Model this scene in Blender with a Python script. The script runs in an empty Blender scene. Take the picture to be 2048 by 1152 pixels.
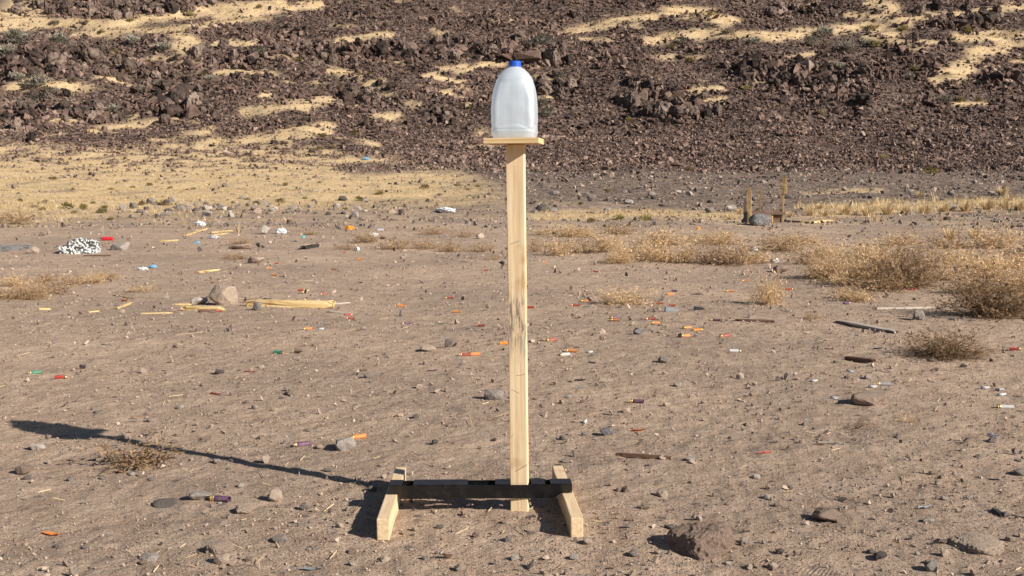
import bpy, bmesh, math, random
import numpy as np
from mathutils import Vector, Matrix, noise as mnoise

random.seed(11); rng = np.random.default_rng(7)
scene = bpy.context.scene
C = scene.collection
R = math.radians

# ------------------------------------------------------------------ camera
F = 2200.0; CH = 1.053                      # focal length in photo pixels (2048 wide), eye height
TH = math.atan(216 / F)                     # pitch down
cam_d = bpy.data.cameras.new('camera'); cam = bpy.data.objects.new('camera', cam_d); C.objects.link(cam)
cam_d.sensor_width = 36.0; cam_d.lens = 36.0 * F / 2048.0
cam_d.clip_start = 0.05; cam_d.clip_end = 2000
cam.location = (0, 0, CH); cam.rotation_euler = (R(90) - TH, 0, 0)
scene.camera = cam

# ------------------------------------------------------------------ sky, sun, exposure
SUN = Vector((2.20, -1.30, 1.42)).normalized()      # towards the sun
elev = math.asin(SUN.z); azim = math.atan2(SUN.x, SUN.y)
w = bpy.data.worlds.new('World'); scene.world = w; w.use_nodes = True
nt = w.node_tree; bg = nt.nodes['Background']
sky = nt.nodes.new('ShaderNodeTexSky'); sky.sky_type = 'NISHITA'; sky.sun_disc = False
sky.sun_elevation = elev; sky.sun_rotation = azim; sky.altitude = 1200; sky.dust_density = 0.6
nt.links.new(sky.outputs[0], bg.inputs[0]); bg.inputs[1].default_value = 0.05
sd = bpy.data.lights.new('sun', 'SUN'); sd.energy = 5.0; sd.angle = R(0.53); sd.color = (1.0, 0.93, 0.83)
so = bpy.data.objects.new('sun', sd); C.objects.link(so)
so.rotation_euler = (-SUN).to_track_quat('-Z', 'Y').to_euler(); so.location = (20, -12, 14)
scene.view_settings.view_transform = 'Standard'; scene.view_settings.look = 'None'
scene.view_settings.exposure = 0.68; scene.view_settings.gamma = 1.0
scene.view_settings.use_curve_mapping = False
scene.render.engine = 'CYCLES'
scene.cycles.max_bounces = 6; scene.cycles.transparent_max_bounces = 8

# ------------------------------------------------------------------ numpy noise
def _hash(ix, iy, seed):
    h = (ix.astype(np.int64) * 374761393 + iy.astype(np.int64) * 668265263 + seed * 974634777) & 0x7fffffff
    h = ((h ^ (h >> 13)) * 1274126177) & 0x7fffffff
    return (h ^ (h >> 16)) & 0xffff
def perlin(x, y, seed=0):
    x = np.asarray(x, float); y = np.asarray(y, float)
    ix = np.floor(x); iy = np.floor(y); fx = x - ix; fy = y - iy
    u = fx * fx * fx * (fx * (fx * 6 - 15) + 10); v = fy * fy * fy * (fy * (fy * 6 - 15) + 10)
    def g(dx, dy):
        a = _hash(ix + dx, iy + dy, seed) * (2 * math.pi / 65536.0)
        return np.cos(a) * (fx - dx) + np.sin(a) * (fy - dy)
    n00, n10, n01, n11 = g(0, 0), g(1, 0), g(0, 1), g(1, 1)
    return 1.45 * ((n00 * (1 - u) + n10 * u) * (1 - v) + (n01 * (1 - u) + n11 * u) * v)
def fbm(x, y, oct=3, seed=0):
    s = 0; a = 1.0
    for o in range(oct):
        s = s + a * perlin(x * 2 ** o + 13.7 * o, y * 2 ** o - 7.1 * o, seed + o); a *= 0.5
    return s
def sstep(a, b, x):
    t = np.clip((np.asarray(x, float) - a) / (b - a), 0, 1); return t * t * (3 - 2 * t)

# ------------------------------------------------------------------ terrain height
_Y = np.arange(0, 700, .25)
_S = np.interp(_Y, [0, 20, 40, 75, 95, 115, 210, 270, 420], [0, 0, .03, .05, .2, .45, .5, .12, .02])
_H = np.cumsum(_S) * .25
def base_h(x, y):
    return np.interp(y + 5.0 * perlin(x / 60.0, x * 0 + .5, 91) * sstep(30, 90, y), _Y, _H)
def H0(x, y):                               # without the finest relief
    x = np.asarray(x, float); y = np.asarray(y, float)
    r = np.hypot(x, y)
    z = base_h(x, y)
    z = z + 0.05 * fbm(x / 3.1, y / 3.1, 2, 5) * sstep(4.5, 10, r)
    z = z + 0.16 * fbm(x / 9.0, y / 6.0, 2, 9) * sstep(14, 34, r)
    z = z + 1.3 * fbm(x / 15.0, y / 8.0, 3, 21) * sstep(78, 108, y)
    return z
def H(x, y):
    x = np.asarray(x, float); y = np.asarray(y, float); r = np.hypot(x, y)
    z = H0(x, y)
    k = 1 - sstep(14, 30, r)
    z = z + k * (0.007 * perlin(x / .62, y / .62, 31) + 0.0055 * perlin(x / .21, y / .21, 32)
                 + 0.0075 * np.maximum(perlin(x / .085, y / .085, 33), -.15) + 0.0030 * perlin(x / .045, y / .045, 34))
    return z
def Hf(x, y): return float(H(np.array([x]), np.array([y]))[0])

ct, st = math.cos(TH), math.sin(TH)
_T = np.geomspace(1.5, 420, 2600)
def P(px, py):                              # photo pixel -> the terrain point it shows
    u = (px - 1024) / F; v = (py - 576) / F
    d = np.array([u, ct - v * st, -st - v * ct])
    X = d[0] * _T; Y = d[1] * _T; Z = CH + d[2] * _T
    below = Z < H0(X, Y)
    i = int(np.argmax(below)) if below.any() else len(_T) - 1
    i = max(i, 1)
    t = _T[i - 1:i + 1]
    tt = np.linspace(t[0], t[1], 24); b = (CH + d[2] * tt) < H0(d[0] * tt, d[1] * tt)
    tq = tt[int(np.argmax(b))] if b.any() else t[1]
    x, y = d[0] * tq, d[1] * tq
    return Vector((x, y, Hf(x, y)))
def ppm(p): return F / (p.y * ct - (p.z - CH) * st)         # photo pixels per metre there
def to_pix(x, y, z):
    dz = z - CH; zc = np.maximum(y * ct - dz * st, .05)
    return x / zc * F + 1024, (-y * st - dz * ct) / zc * F + 576

# ------------------------------------------------------------------ where grass and rock lie on the ground
GRASS = [([(0,40),(140,48),(240,48),(310,35),(420,18),(560,10)],9),([(430,32),(540,22),(640,8)],8),([(0,58),(150,50)],5),
 ([(150,72),(250,64),(350,58),(420,48),(520,36)],6),([(345,70),(375,92)],16),([(420,88),(515,84)],4),([(430,148),(490,142),(540,150)],5),
 ([(655,92),(700,80),(770,68)],5),([(470,226),(560,212),(660,200)],8),([(180,262),(260,250),(350,237)],5),([(20,175),(80,165),(150,168)],10),
 ([(130,180),(180,177)],6),([(105,240),(150,240)],4),([(360,272),(430,258)],6),([(480,285),(560,270),(660,258)],10),([(676,76),(770,66)],4),
 ([(982,42),(1020,41)],2),([(1140,60),(1200,52),(1245,38),(1300,33)],7),([(660,143),(715,152)],7),([(880,138),(920,132)],6),
 ([(920,145),(960,132),(1010,128)],5),([(868,158),(905,162)],4),([(905,185),(935,175)],6),([(600,202),(670,203)],4),([(600,265),(650,256)],9),
 ([(1080,198),(1120,190)],4),([(820,207),(840,207)],4),([(1325,22),(1420,30),(1450,48)],10),
 ([(1290,82),(1370,70),(1450,68),(1550,72),(1610,64),(1710,58)],8),([(1705,33),(1768,34)],6),([(1740,3),(1780,15),(1790,30),(1800,42)],12),
 ([(1826,35),(1900,28),(1990,20),(2048,14),(2200,8)],6),([(1730,55),(1790,62)],10),([(1740,77),(1815,88)],5),([(1840,82),(1875,86)],4),
 ([(1920,75),(1980,72),(2048,72),(2200,70)],9),([(1935,105),(1990,95),(2040,88)],10),([(1885,158),(1920,140),(1935,130)],16),
 ([(1560,114),(1618,110)],4),([(1385,180),(1448,179)],5),([(1395,198),(1448,196)],5),([(1900,205),(1958,204)],4),([(2025,122),(2090,125)],4),
 ([(1620,425),(1750,418),(1900,412),(2048,408),(2300,402)],11),([(1080,432),(1300,427),(1480,432)],9),([(1600,386),(1760,380)],4),([(60,28),(120,22),(-60,30)],4)]
ROCKY = [([(20,10),(150,15)],12),([(180,30),(300,25),(420,8)],10),([(40,130),(130,120),(220,130),(300,150)],26),([(300,165),(360,180)],22),
 ([(0,235),(60,240),(100,200)],32),([(110,215),(200,235)],20),([(330,215),(420,220)],18),([(370,130),(470,120),(600,110),(700,105),(830,105)],20),
 ([(880,95),(980,110),(1090,110),(1130,120)],18),([(700,200),(760,190)],14),([(880,235),(900,235)],12),([(1080,170),(1150,180)],16),
 ([(1260,190),(1300,200),(1350,225),(1410,225)],24),([(1500,130),(1560,150),(1650,165),(1750,150)],26),([(1890,45),(1990,40)],16),
 ([(1560,30),(1660,28)],12),([(1980,165),(2048,170)],14)]
def strokes(u, v, S, grow=1.0):
    m = np.zeros_like(u)
    for pts, hw in S:
        for (x0, y0), (x1, y1) in zip(pts[:-1], pts[1:]):
            dx, dy = x1 - x0, y1 - y0; L = dx * dx + dy * dy
            t = np.clip(((u - x0) * dx + (v - y0) * dy) / L, 0, 1)
            q = np.hypot((u - x0 - t * dx) * .75, v - y0 - t * dy) / (hw * grow)
            m = np.maximum(m, 1 - sstep(.35, 1.35, q))
    return m
def masks(x, y, z):
    """0..1: dry grass, rock rubble, big outcrop blocks at points of the terrain"""
    u, v = to_pix(x, y, z)
    front = y > 14
    n = fbm(x / 2.6, y / 1.6, 3, 51)
    ju = u + 22 * fbm(x / 7.0, y / 4.0, 3, 61); jv = v + 5 * fbm(x / 4.0, y / 3.0, 3, 62)
    g = strokes(ju, jv, GRASS, 1.28)
    top = np.interp(u, [-400, 0, 156, 295, 434, 590, 640, 704, 843, 960, 1010, 1060], [270, 278, 292, 288, 272, 280, 292, 307, 316, 350, 372, 400])
    bot = np.interp(u, [-400, 0, 200, 420, 640, 800, 1010, 1100], [440, 438, 428, 412, 408, 402, 402, 402])
    jv2 = v + 5 * n
    plain = sstep(-9, 12, jv2 - top) * (1 - sstep(-16, 30, jv2 + 10 * fbm(x / 1.2, y / 1.2, 2, 79) - bot)) * (1 - sstep(820, 1120, u + 60 * n))
    tongue = strokes(ju, jv, [([(690, 340), (800, 335), (930, 326), (1010, 318)], 13)])
    speck = .64 + .62 * sstep(-.55, .30, fbm(x / 1.9, y / 1.7, 3, 77)) - .42 * (1 - sstep(305, 350, v)) - .28 * sstep(.15, .6, fbm(x / 7, y / 5, 2, 78))
    plain = plain * (1 - .85 * tongue) * np.clip(speck, 0, 1)
    thin = .35 * sstep(.1, .7, n) * sstep(395, 415, v) * (1 - sstep(440, 475, v))
    g = np.where(front, np.maximum(np.maximum(g * np.clip(.75 + .4 * n, 0, 1), plain), thin), 0)
    thinhill = .8 * sstep(.42, .75, fbm(x / 5.5, y / 3.0, 3, 83)) * (1 - sstep(900, 1150, u)) * sstep(95, 125, v) * (1 - sstep(290, 310, v)) + .55 * sstep(.6, .9, fbm(x / 6, y / 3, 3, 84)) * (1 - sstep(190, 230, v))
    g = np.where(front, np.maximum(g, thinhill), g)
    hill = np.where(front, 1 - sstep(322, 362, v + 9 * n - np.where(u < 1000, 10, 0)), 0)
    rock = hill * (1 - np.clip(g * 1.12, 0, 1))
    big = np.where(front, strokes(ju, jv, ROCKY), 0)
    return np.clip(g, 0, 1), np.clip(rock, 0, 1), big

# ------------------------------------------------------------------ materials
def new_mat(name):
    m = bpy.data.materials.new(name); m.use_nodes = True
    n = m.node_tree; b = n.nodes['Principled BSDF']
    return m, n, b, n.links
def N(nt, t, **kw):
    n = nt.nodes.new(t)
    for k, v in kw.items():
        if k in ('operation', 'blend_type', 'data_type', 'feature', 'attribute_name', 'attribute_type', 'wave_type', 'bands_direction', 'distance'): setattr(n, k, v)
        else: n.inputs[k].default_value = v
    return n
def ramp(nt, stops, interp='LINEAR'):
    r = nt.nodes.new('ShaderNodeValToRGB'); r.color_ramp.interpolation = interp
    e = r.color_ramp.elements
    while len(e) < len(stops): e.new(.5)
    for q, (p, c) in zip(e, stops):
        q.position = p; q.color = (c[0], c[1], c[2], 1) if hasattr(c, '__len__') else (c, c, c, 1)
    return r
def mixc(nt, fac, a, b, blend='MIX'):
    m = nt.nodes.new('ShaderNodeMix'); m.data_type = 'RGBA'; m.blend_type = blend
    for s, v in ((0, fac), (6, a), (7, b)):
        if hasattr(v, 'is_output') or hasattr(v, 'links'): nt.links.new(v, m.inputs[s])
        elif hasattr(v, '__len__'): m.inputs[s].default_value = (v[0], v[1], v[2], 1)
        else: m.inputs[s].default_value = v
    return m.outputs[2]
def pos_mapping(nt, scale=(1, 1, 1), coord='Object'):
    tc = nt.nodes.new('ShaderNodeTexCoord'); mp = nt.nodes.new('ShaderNodeMapping')
    mp.inputs['Scale'].default_value = scale
    nt.links.new(tc.outputs[coord], mp.inputs[0]); return mp.outputs[0]

def ground_material():
    m, n, b, L = new_mat('ground_dirt')
    co = pos_mapping(n)
    def noi(s, d=4, r=.6): q = N(n, 'ShaderNodeTexNoise', Scale=s, Detail=d, Roughness=r); L.new(co, q.inputs[0]); return q.outputs[0]
    big = noi(.55, 4); mid = noi(5, 5); fine = noi(95, 4, .75)
    dirt = ramp(n, [(.3, (.355, .260, .192)), (.5, (.435, .326, .243)), (.72, (.505, .388, .295))]); L.new(mid, dirt.inputs[0])
    tone = ramp(n, [(.36, (.82, .80, .80)), (.62, (1.1, 1.06, 1.02))]); L.new(big, tone.inputs[0])
    col = mixc(n, 1.0, dirt.outputs[0], tone.outputs[0], 'MULTIPLY')
    fr = ramp(n, [(.3, .68), (.5, 1.0), (.72, 1.2)]); L.new(fine, fr.inputs[0])
    col = mixc(n, .8, col, fr.outputs[0], 'MULTIPLY')
    # grit: tiny stones of their own colours
    vo = N(n, 'ShaderNodeTexVoronoi', Scale=85.0); L.new(co, vo.inputs[0])
    sep = n.nodes.new('ShaderNodeSeparateColor'); L.new(vo.outputs['Color'], sep.inputs[0])
    pick = ramp(n, [(.66, 0), (.68, 1)]); L.new(sep.outputs[0], pick.inputs[0])
    near = ramp(n, [(.22, 1), (.42, 0)]); L.new(vo.outputs['Distance'], near.inputs[0])
    mm = N(n, 'ShaderNodeMath', operation='MULTIPLY'); L.new(pick.outputs[0], mm.inputs[0]); L.new(near.outputs[0], mm.inputs[1])
    gcol = ramp(n, [(0, (.10, .085, .08)), (.4, (.24, .17, .13)), (.7, (.40, .33, .27)), (1, (.55, .46, .38))]); L.new(sep.outputs[1], gcol.inputs[0])
    col = mixc(n, mm.outputs[0], col, gcol.outputs[0])
    # coarse grit further out
    vo2 = N(n, 'ShaderNodeTexVoronoi', Scale=17.0); L.new(co, vo2.inputs[0])
    s2 = n.nodes.new('ShaderNodeSeparateColor'); L.new(vo2.outputs['Color'], s2.inputs[0])
    pk2 = ramp(n, [(.86, 0), (.88, 1)]); L.new(s2.outputs[0], pk2.inputs[0])
    nr2 = ramp(n, [(.2, 1), (.3, 0)]); L.new(vo2.outputs['Distance'], nr2.inputs[0])
    m2 = N(n, 'ShaderNodeMath', operation='MULTIPLY'); L.new(pk2.outputs[0], m2.inputs[0]); L.new(nr2.outputs[0], m2.inputs[1])
    g2 = ramp(n, [(0, (.13, .10, .09)), (.5, (.26, .20, .165)), (1, (.46, .38, .31))]); L.new(s2.outputs[1], g2.inputs[0])
    col = mixc(n, m2.outputs[0], col, g2.outputs[0])
    # greyer stony soil beyond the clearing
    far = n.nodes.new('ShaderNodeAttribute'); far.attribute_name = 'far'
    nq = noi(1.8, 4); q = ramp(n, [(.35, (.10, .077, .064)), (.55, (.175, .133, .106)), (.75, (.27, .205, .16))]); L.new(nq, q.inputs[0])
    v4 = N(n, 'ShaderNodeTexVoronoi', Scale=6.5); L.new(co, v4.inputs[0]); s4 = n.nodes.new('ShaderNodeSeparateColor'); L.new(v4.outputs['Color'], s4.inputs[0])
    c4 = ramp(n, [(0, (.42, .40, .39)), (.45, (.95, .93, .9)), (1, (1.75, 1.7, 1.65))]); L.new(s4.outputs[0], c4.inputs[0])
    col = mixc(n, far.outputs['Fac'], col, mixc(n, 1.0, q.outputs[0], c4.outputs[0], 'MULTIPLY'))
    rk = n.nodes.new('ShaderNodeAttribute'); rk.attribute_name = 'rock'
    rn = noi(2.2, 5, .7); rr = ramp(n, [(.35, (.045, .033, .028)), (.55, (.10, .070, .058)), (.75, (.18, .13, .105))]); L.new(rn, rr.inputs[0])
    v3 = N(n, 'ShaderNodeTexVoronoi', Scale=3.6); L.new(co, v3.inputs[0]); s3 = n.nodes.new('ShaderNodeSeparateColor'); L.new(v3.outputs['Color'], s3.inputs[0])
    c3 = ramp(n, [(0, (.35, .33, .32)), (.5, (.95, .92, .9)), (1, (2.0, 1.95, 1.9))]); L.new(s3.outputs[0], c3.inputs[0])
    rcol = mixc(n, 1.0, rr.outputs[0], c3.outputs[0], 'MULTIPLY')
    col = mixc(n, rk.outputs['Fac'], col, rcol)
    ga = n.nodes.new('ShaderNodeAttribute'); ga.attribute_name = 'grass'
    gn = noi(3.5, 6, .75); gr = ramp(n, [(.3, (.36, .255, .14)), (.48, (.57, .415, .235)), (.7, (.72, .545, .33))]); L.new(gn, gr.inputs[0])
    col = mixc(n, ga.outputs['Fac'], col, gr.outputs[0])
    L.new(col, b.inputs['Base Color']); b.inputs['Roughness'].default_value = .95
    b.inputs['Specular IOR Level'].default_value = .15
    bp = N(n, 'ShaderNodeBump', Strength=.95, Distance=.012); L.new(fine, bp.inputs['Height'])
    h2 = noi(24, 5, .7); bp2 = N(n, 'ShaderNodeBump', Strength=.7, Distance=.03); L.new(h2, bp2.inputs['Height']); L.new(bp.outputs[0], bp2.inputs['Normal'])
    # shoe and tyre tread prints pressed into the dust
    last = bp2.outputs[0]
    for (cx_, cy_, ang, hl, hw_, per) in TRACKS:
        tc = n.nodes.new('ShaderNodeTexCoord'); mp = n.nodes.new('ShaderNodeMapping'); mp.vector_type = 'TEXTURE'
        mp.inputs['Location'].default_value = (cx_, cy_, 0); mp.inputs['Rotation'].default_value = (0, 0, ang); L.new(tc.outputs['Object'], mp.inputs[0])
        sx = n.nodes.new('ShaderNodeSeparateXYZ'); L.new(mp.outputs[0], sx.inputs[0])
        def band(sock, half):
            a = N(n, 'ShaderNodeMath', operation='ABSOLUTE'); L.new(sock, a.inputs[0])
            q = n.nodes.new('ShaderNodeMapRange'); q.interpolation_type = 'SMOOTHSTEP'; q.inputs[1].default_value = half * .75; q.inputs[2].default_value = half; q.inputs[3].default_value = 1; q.inputs[4].default_value = 0
            L.new(a.outputs[0], q.inputs[0]); return q.outputs[0]
        ph = N(n, 'ShaderNodeMath', operation='MULTIPLY'); L.new(sx.outputs[0], ph.inputs[0]); ph.inputs[1].default_value = 6.283 / per
        si = N(n, 'ShaderNodeMath', operation='SINE'); L.new(ph.outputs[0], si.inputs[0])
        m1 = N(n, 'ShaderNodeMath', operation='MULTIPLY'); L.new(band(sx.outputs[0], hl), m1.inputs[0]); L.new(band(sx.outputs[1], hw_), m1.inputs[1])
        wear = ramp(n, [(.42, 0), (.58, 1)]); L.new(noi(7, 2), wear.inputs[0])
        m2_ = N(n, 'ShaderNodeMath', operation='MULTIPLY'); L.new(m1.outputs[0], m2_.inputs[0]); L.new(wear.outputs[0], m2_.inputs[1])
        m3 = N(n, 'ShaderNodeMath', operation='MULTIPLY'); L.new(si.outputs[0], m3.inputs[0]); L.new(m2_.outputs[0], m3.inputs[1])
        bt = N(n, 'ShaderNodeBump', Strength=.45, Distance=.003); L.new(m3.outputs[0], bt.inputs['Height']); L.new(last, bt.inputs['Normal']); last = bt.outputs[0]
    L.new(last, b.inputs['Normal'])
    return m

def rock_material(name, stops, attr=None, scale=6.0, bump=.6, dist=.05, lichen=None):
    m, n, b, L = new_mat(name)
    co = pos_mapping(n)
    t = N(n, 'ShaderNodeTexNoise', Scale=scale, Detail=6.0, Roughness=.7); L.new(co, t.inputs[0])
    if attr:
        a = n.nodes.new('ShaderNodeAttribute'); a.attribute_name = attr; src = a.outputs['Fac']
    else:
        a = n.nodes.new('ShaderNodeObjectInfo'); src = a.outputs['Random']
    mx = N(n, 'ShaderNodeMath', operation='MULTIPLY_ADD'); L.new(t.outputs[0], mx.inputs[0]); mx.inputs[1].default_value = .9
    s2 = N(n, 'ShaderNodeMath', operation='MULTIPLY_ADD'); L.new(src, s2.inputs[0]); s2.inputs[1].default_value = .75; s2.inputs[2].default_value = -.32
    L.new(s2.outputs[0], mx.inputs[2])
    r = ramp(n, stops); L.new(mx.outputs[0], r.inputs[0]); col = r.outputs[0]
    if lichen:
        t2 = N(n, 'ShaderNodeTexNoise', Scale=scale * 2.5, Detail=5.0, Roughness=.75); L.new(co, t2.inputs[0])
        k = ramp(n, [(.55, 0), (.62, 1)]); L.new(t2.outputs[0], k.inputs[0]); col = mixc(n, k.outputs[0], col, lichen)
    L.new(col, b.inputs['Base Color']); b.inputs['Roughness'].default_value = .9; b.inputs['Specular IOR Level'].default_value = .2
    t3 = N(n, 'ShaderNodeTexNoise', Scale=scale * 3, Detail=6.0, Roughness=.75); L.new(co, t3.inputs[0])
    bp = N(n, 'ShaderNodeBump', Strength=bump, Distance=dist); L.new(t3.outputs[0], bp.inputs['Height']); L.new(bp.outputs[0], b.inputs['Normal'])
    return m

def wood_material(name, c0, c1, c2, axis=2, grain=30.0, smudge=False, rough=.75, cracks=.0):
    m, n, b, L = new_mat(name)
    sc = [grain, grain, grain]; sc[axis] = grain * .035
    co = pos_mapping(n, tuple(sc))
    t = N(n, 'ShaderNodeTexNoise', Scale=3.0, Detail=5.0, Roughness=.65, Distortion=.3); L.new(co, t.inputs[0])
    r = ramp(n, [(.30, c0), (.5, c1), (.70, c2)]); L.new(t.outputs[0], r.inputs[0]); col = r.outputs[0]
    co2 = pos_mapping(n)
    kn = N(n, 'ShaderNodeTexNoise', Scale=9.0, Detail=3.0); L.new(co2, kn.inputs[0])
    kr = ramp(n, [(.28, (.72, .62, .52)), (.42, (1, 1, 1)), (1, (1, 1, 1))]); L.new(kn.outputs[0], kr.inputs[0])
    col = mixc(n, 1.0, col, kr.outputs[0], 'MULTIPLY')
    if cracks:
        scc = [14., 14., 14.]; scc[axis] = .8
        cm = pos_mapping(n, tuple(scc)); cv = N(n, 'ShaderNodeTexNoise', Scale=4.0, Detail=4.0); L.new(cm, cv.inputs[0])
        cr = ramp(n, [(.36, (.25, .2, .17)), (.42, (1, 1, 1)), (1, (1, 1, 1))]); L.new(cv.outputs[0], cr.inputs[0])
        col = mixc(n, cracks, col, cr.outputs[0], 'MULTIPLY')
    if smudge:      # blue-black scuffs halfway up the post
        sm = pos_mapping(n, (130, 130, 13)); sn = N(n, 'ShaderNodeTexNoise', Scale=1.4, Detail=4.0, Roughness=.7); L.new(sm, sn.inputs[0])
        sx = n.nodes.new('ShaderNodeSeparateXYZ'); L.new(co2, sx.inputs[0])
        zr = ramp(n, [(.47, 0), (.53, .5), (.585, 1), (.66, 1), (.715, 0)]); L.new(sx.outputs[2], zr.inputs[0])
        ad = N(n, 'ShaderNodeMath', operation='MULTIPLY'); sr = ramp(n, [(.49, 0), (.56, 1)]); L.new(sn.outputs[0], sr.inputs[0])
        L.new(sr.outputs[0], ad.inputs[0]); L.new(zr.outputs[0], ad.inputs[1])
        mu = N(n, 'ShaderNodeMath', operation='MULTIPLY'); L.new(ad.outputs[0], mu.inputs[0]); mu.inputs[1].default_value = .8
        col = mixc(n, mu.outputs[0], col, (.10, .105, .13))
        for (za, sl, x0, x1, th) in ((.138, .6, -.012, .03, .0016), (.385, -.5, -.02, .005, .0012), (.44, .15, -.005, .024, .001), (.86, .35, -.02, .01, .0012), (.27, 1.2, -.026, -.014, .001)):
            e = N(n, 'ShaderNodeMath', operation='MULTIPLY_ADD'); L.new(sx.outputs[0], e.inputs[0]); e.inputs[1].default_value = -sl; L.new(sx.outputs[2], e.inputs[2])
            d = N(n, 'ShaderNodeMath', operation='COMPARE'); L.new(e.outputs[0], d.inputs[0]); d.inputs[1].default_value = za; d.inputs[2].default_value = th
            d2 = N(n, 'ShaderNodeMath', operation='COMPARE'); L.new(sx.outputs[0], d2.inputs[0]); d2.inputs[1].default_value = (x0 + x1) / 2; d2.inputs[2].default_value = (x1 - x0) / 2
            d3 = N(n, 'ShaderNodeMath', operation='MULTIPLY'); L.new(d.outputs[0], d3.inputs[0]); L.new(d2.outputs[0], d3.inputs[1])
            d4 = N(n, 'ShaderNodeMath', operation='MULTIPLY'); L.new(d3.outputs[0], d4.inputs[0]); d4.inputs[1].default_value = .7
            col = mixc(n, d4.outputs[0], col, (.16, .12, .09))
    L.new(col, b.inputs['Base Color']); b.inputs['Roughness'].default_value = rough; b.inputs['Specular IOR Level'].default_value = .25
    bp = N(n, 'ShaderNodeBump', Strength=.35, Distance=.002); L.new(t.outputs[0], bp.inputs['Height']); L.new(bp.outputs[0], b.inputs['Normal'])
    return m

def plain(name, c, rough=.5, metal=0.0, var=.25, scale=40.0, spec=.5, dirt=None):
    m, n, b, L = new_mat(name)
    co = pos_mapping(n); t = N(n, 'ShaderNodeTexNoise', Scale=scale, Detail=5.0, Roughness=.65); L.new(co, t.inputs[0])
    r = ramp(n, [(.3, [v * (1 - var) for v in c]), (.7, [min(1, v * (1 + var)) for v in c])]); L.new(t.outputs[0], r.inputs[0]); col = r.outputs[0]
    if dirt:
        t2 = N(n, 'ShaderNodeTexNoise', Scale=scale * .5, Detail=6.0, Roughness=.7); L.new(co, t2.inputs[0])
        k = ramp(n, [(.48, 0), (.66, dirt)]); L.new(t2.outputs[0], k.inputs[0]); col = mixc(n, k.outputs[0], col, (.33, .25, .18))
    L.new(col, b.inputs['Base Color']); b.inputs['Roughness'].default_value = rough; b.inputs['Metallic'].default_value = metal
    b.inputs['Specular IOR Level'].default_value = spec
    return m

def twig_material(name, c0, c1, trans=.25):
    m, n, b, L = new_mat(name)
    a = n.nodes.new('ShaderNodeAttribute'); a.attribute_name = 'tint'
    r = ramp(n, [(0, c0), (1, c1)]); L.new(a.outputs['Fac'], r.inputs[0])
    L.new(r.outputs[0], b.inputs['Base Color']); b.inputs['Roughness'].default_value = .85; b.inputs['Specular IOR Level'].default_value = .15
    tr = n.nodes.new('ShaderNodeBsdfTranslucent'); L.new(r.outputs[0], tr.inputs[0])
    mx = n.nodes.new('ShaderNodeMixShader'); mx.inputs[0].default_value = trans
    out = n.nodes['Material Output']; L.new(b.outputs[0], mx.inputs[1]); L.new(tr.outputs[0], mx.inputs[2]); L.new(mx.outputs[0], out.inputs[0])
    return m

def jug_material():
    m, n, b, L = new_mat('translucent_plastic')
    b.inputs['Base Color'].default_value = (.80, .865, .925, 1); b.inputs['Roughness'].default_value = .25
    b.inputs['Specular IOR Level'].default_value = .85
    tr = n.nodes.new('ShaderNodeBsdfTranslucent'); tr.inputs[0].default_value = (.86, .92, .97, 1)
    tp = n.nodes.new('ShaderNodeBsdfTransparent'); tp.inputs[0].default_value = (.92, .95, .97, 1)
    m1 = n.nodes.new('ShaderNodeMixShader'); m1.inputs[0].default_value = .5; L.new(b.outputs[0], m1.inputs[1]); L.new(tr.outputs[0], m1.inputs[2])
    m2 = n.nodes.new('ShaderNodeMixShader'); m2.inputs[0].default_value = .19; L.new(m1.outputs[0], m2.inputs[1]); L.new(tp.outputs[0], m2.inputs[2])
    gl = n.nodes.new('ShaderNodeBsdfGlossy'); gl.inputs['Roughness'].default_value = .40
    m3 = n.nodes.new('ShaderNodeMixShader'); m3.inputs[0].default_value = .11; L.new(m2.outputs[0], m3.inputs[1]); L.new(gl.outputs[0], m3.inputs[2])
    L.new(m3.outputs[0], n.nodes['Material Output'].inputs[0])
    return m

TRACKS = []
for (px, py, ang, hl, hw_, per) in ((1130, 1108, .3, .13, .04, .010), (1490, 1112, -.6, .30, .035, .011), (1890, 988, .2, .12, .045, .009), (730, 1108, .5, .10, .04, .010)):
    q = P(px, py); TRACKS.append((q.x, q.y, ang, hl, hw_, per))
M = {}
M['ground'] = ground_material()
VOLC = [(.10, (.026, .018, .015)), (.34, (.092, .059, .047)), (.60, (.190, .124, .098)), (.9, (.36, .26, .205))]
M['talus'] = rock_material('volcanic_rubble', VOLC, 'tint', 1.6, .5, .15)
M['boulder'] = rock_material('volcanic_boulder', [(.12, (.028, .021, .018)), (.4, (.085, .060, .049)), (.7, (.165, .119, .096)), (.95, (.29, .22, .175))], None, 2.2, .9, .12)
M['gravel'] = rock_material('dirt_gravel', [(.1, (.09, .075, .07)), (.35, (.21, .16, .13)), (.6, (.34, .25, .19)), (.9, (.48, .38, .30))], 'tint', 30, .4, .01)
M['tan'] = rock_material('tan_stone', [(.15, (.22, .165, .125)), (.5, (.36, .275, .21)), (.85, (.47, .375, .29))], None, 14, .7, .012)
M['grey'] = rock_material('grey_stone', [(.15, (.16, .133, .116)), (.5, (.29, .247, .215)), (.85, (.44, .38, .33))], None, 14, .7, .012)
M['pink'] = rock_material('reddish_stone', [(.15, (.26, .18, .14)), (.5, (.38, .275, .215)), (.85, (.47, .355, .28))], None, 12, .9, .02, (.42, .32, .235))
M['dark'] = rock_material('dark_stone', [(.15, (.08, .066, .058)), (.5, (.17, .143, .126)), (.85, (.29, .25, .22))], None, 14, .7, .012)
M['lichen'] = rock_material('speckled_grey_stone', [(.15, (.14, .13, .13)), (.5, (.27, .25, .25)), (.85, (.40, .38, .37))], None, 9, .7, .03, (.50, .48, .45))
M['post'] = wood_material('fresh_pine_post', (.58, .405, .225), (.72, .545, .34), (.81, .655, .455), 2, 34, True)
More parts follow.
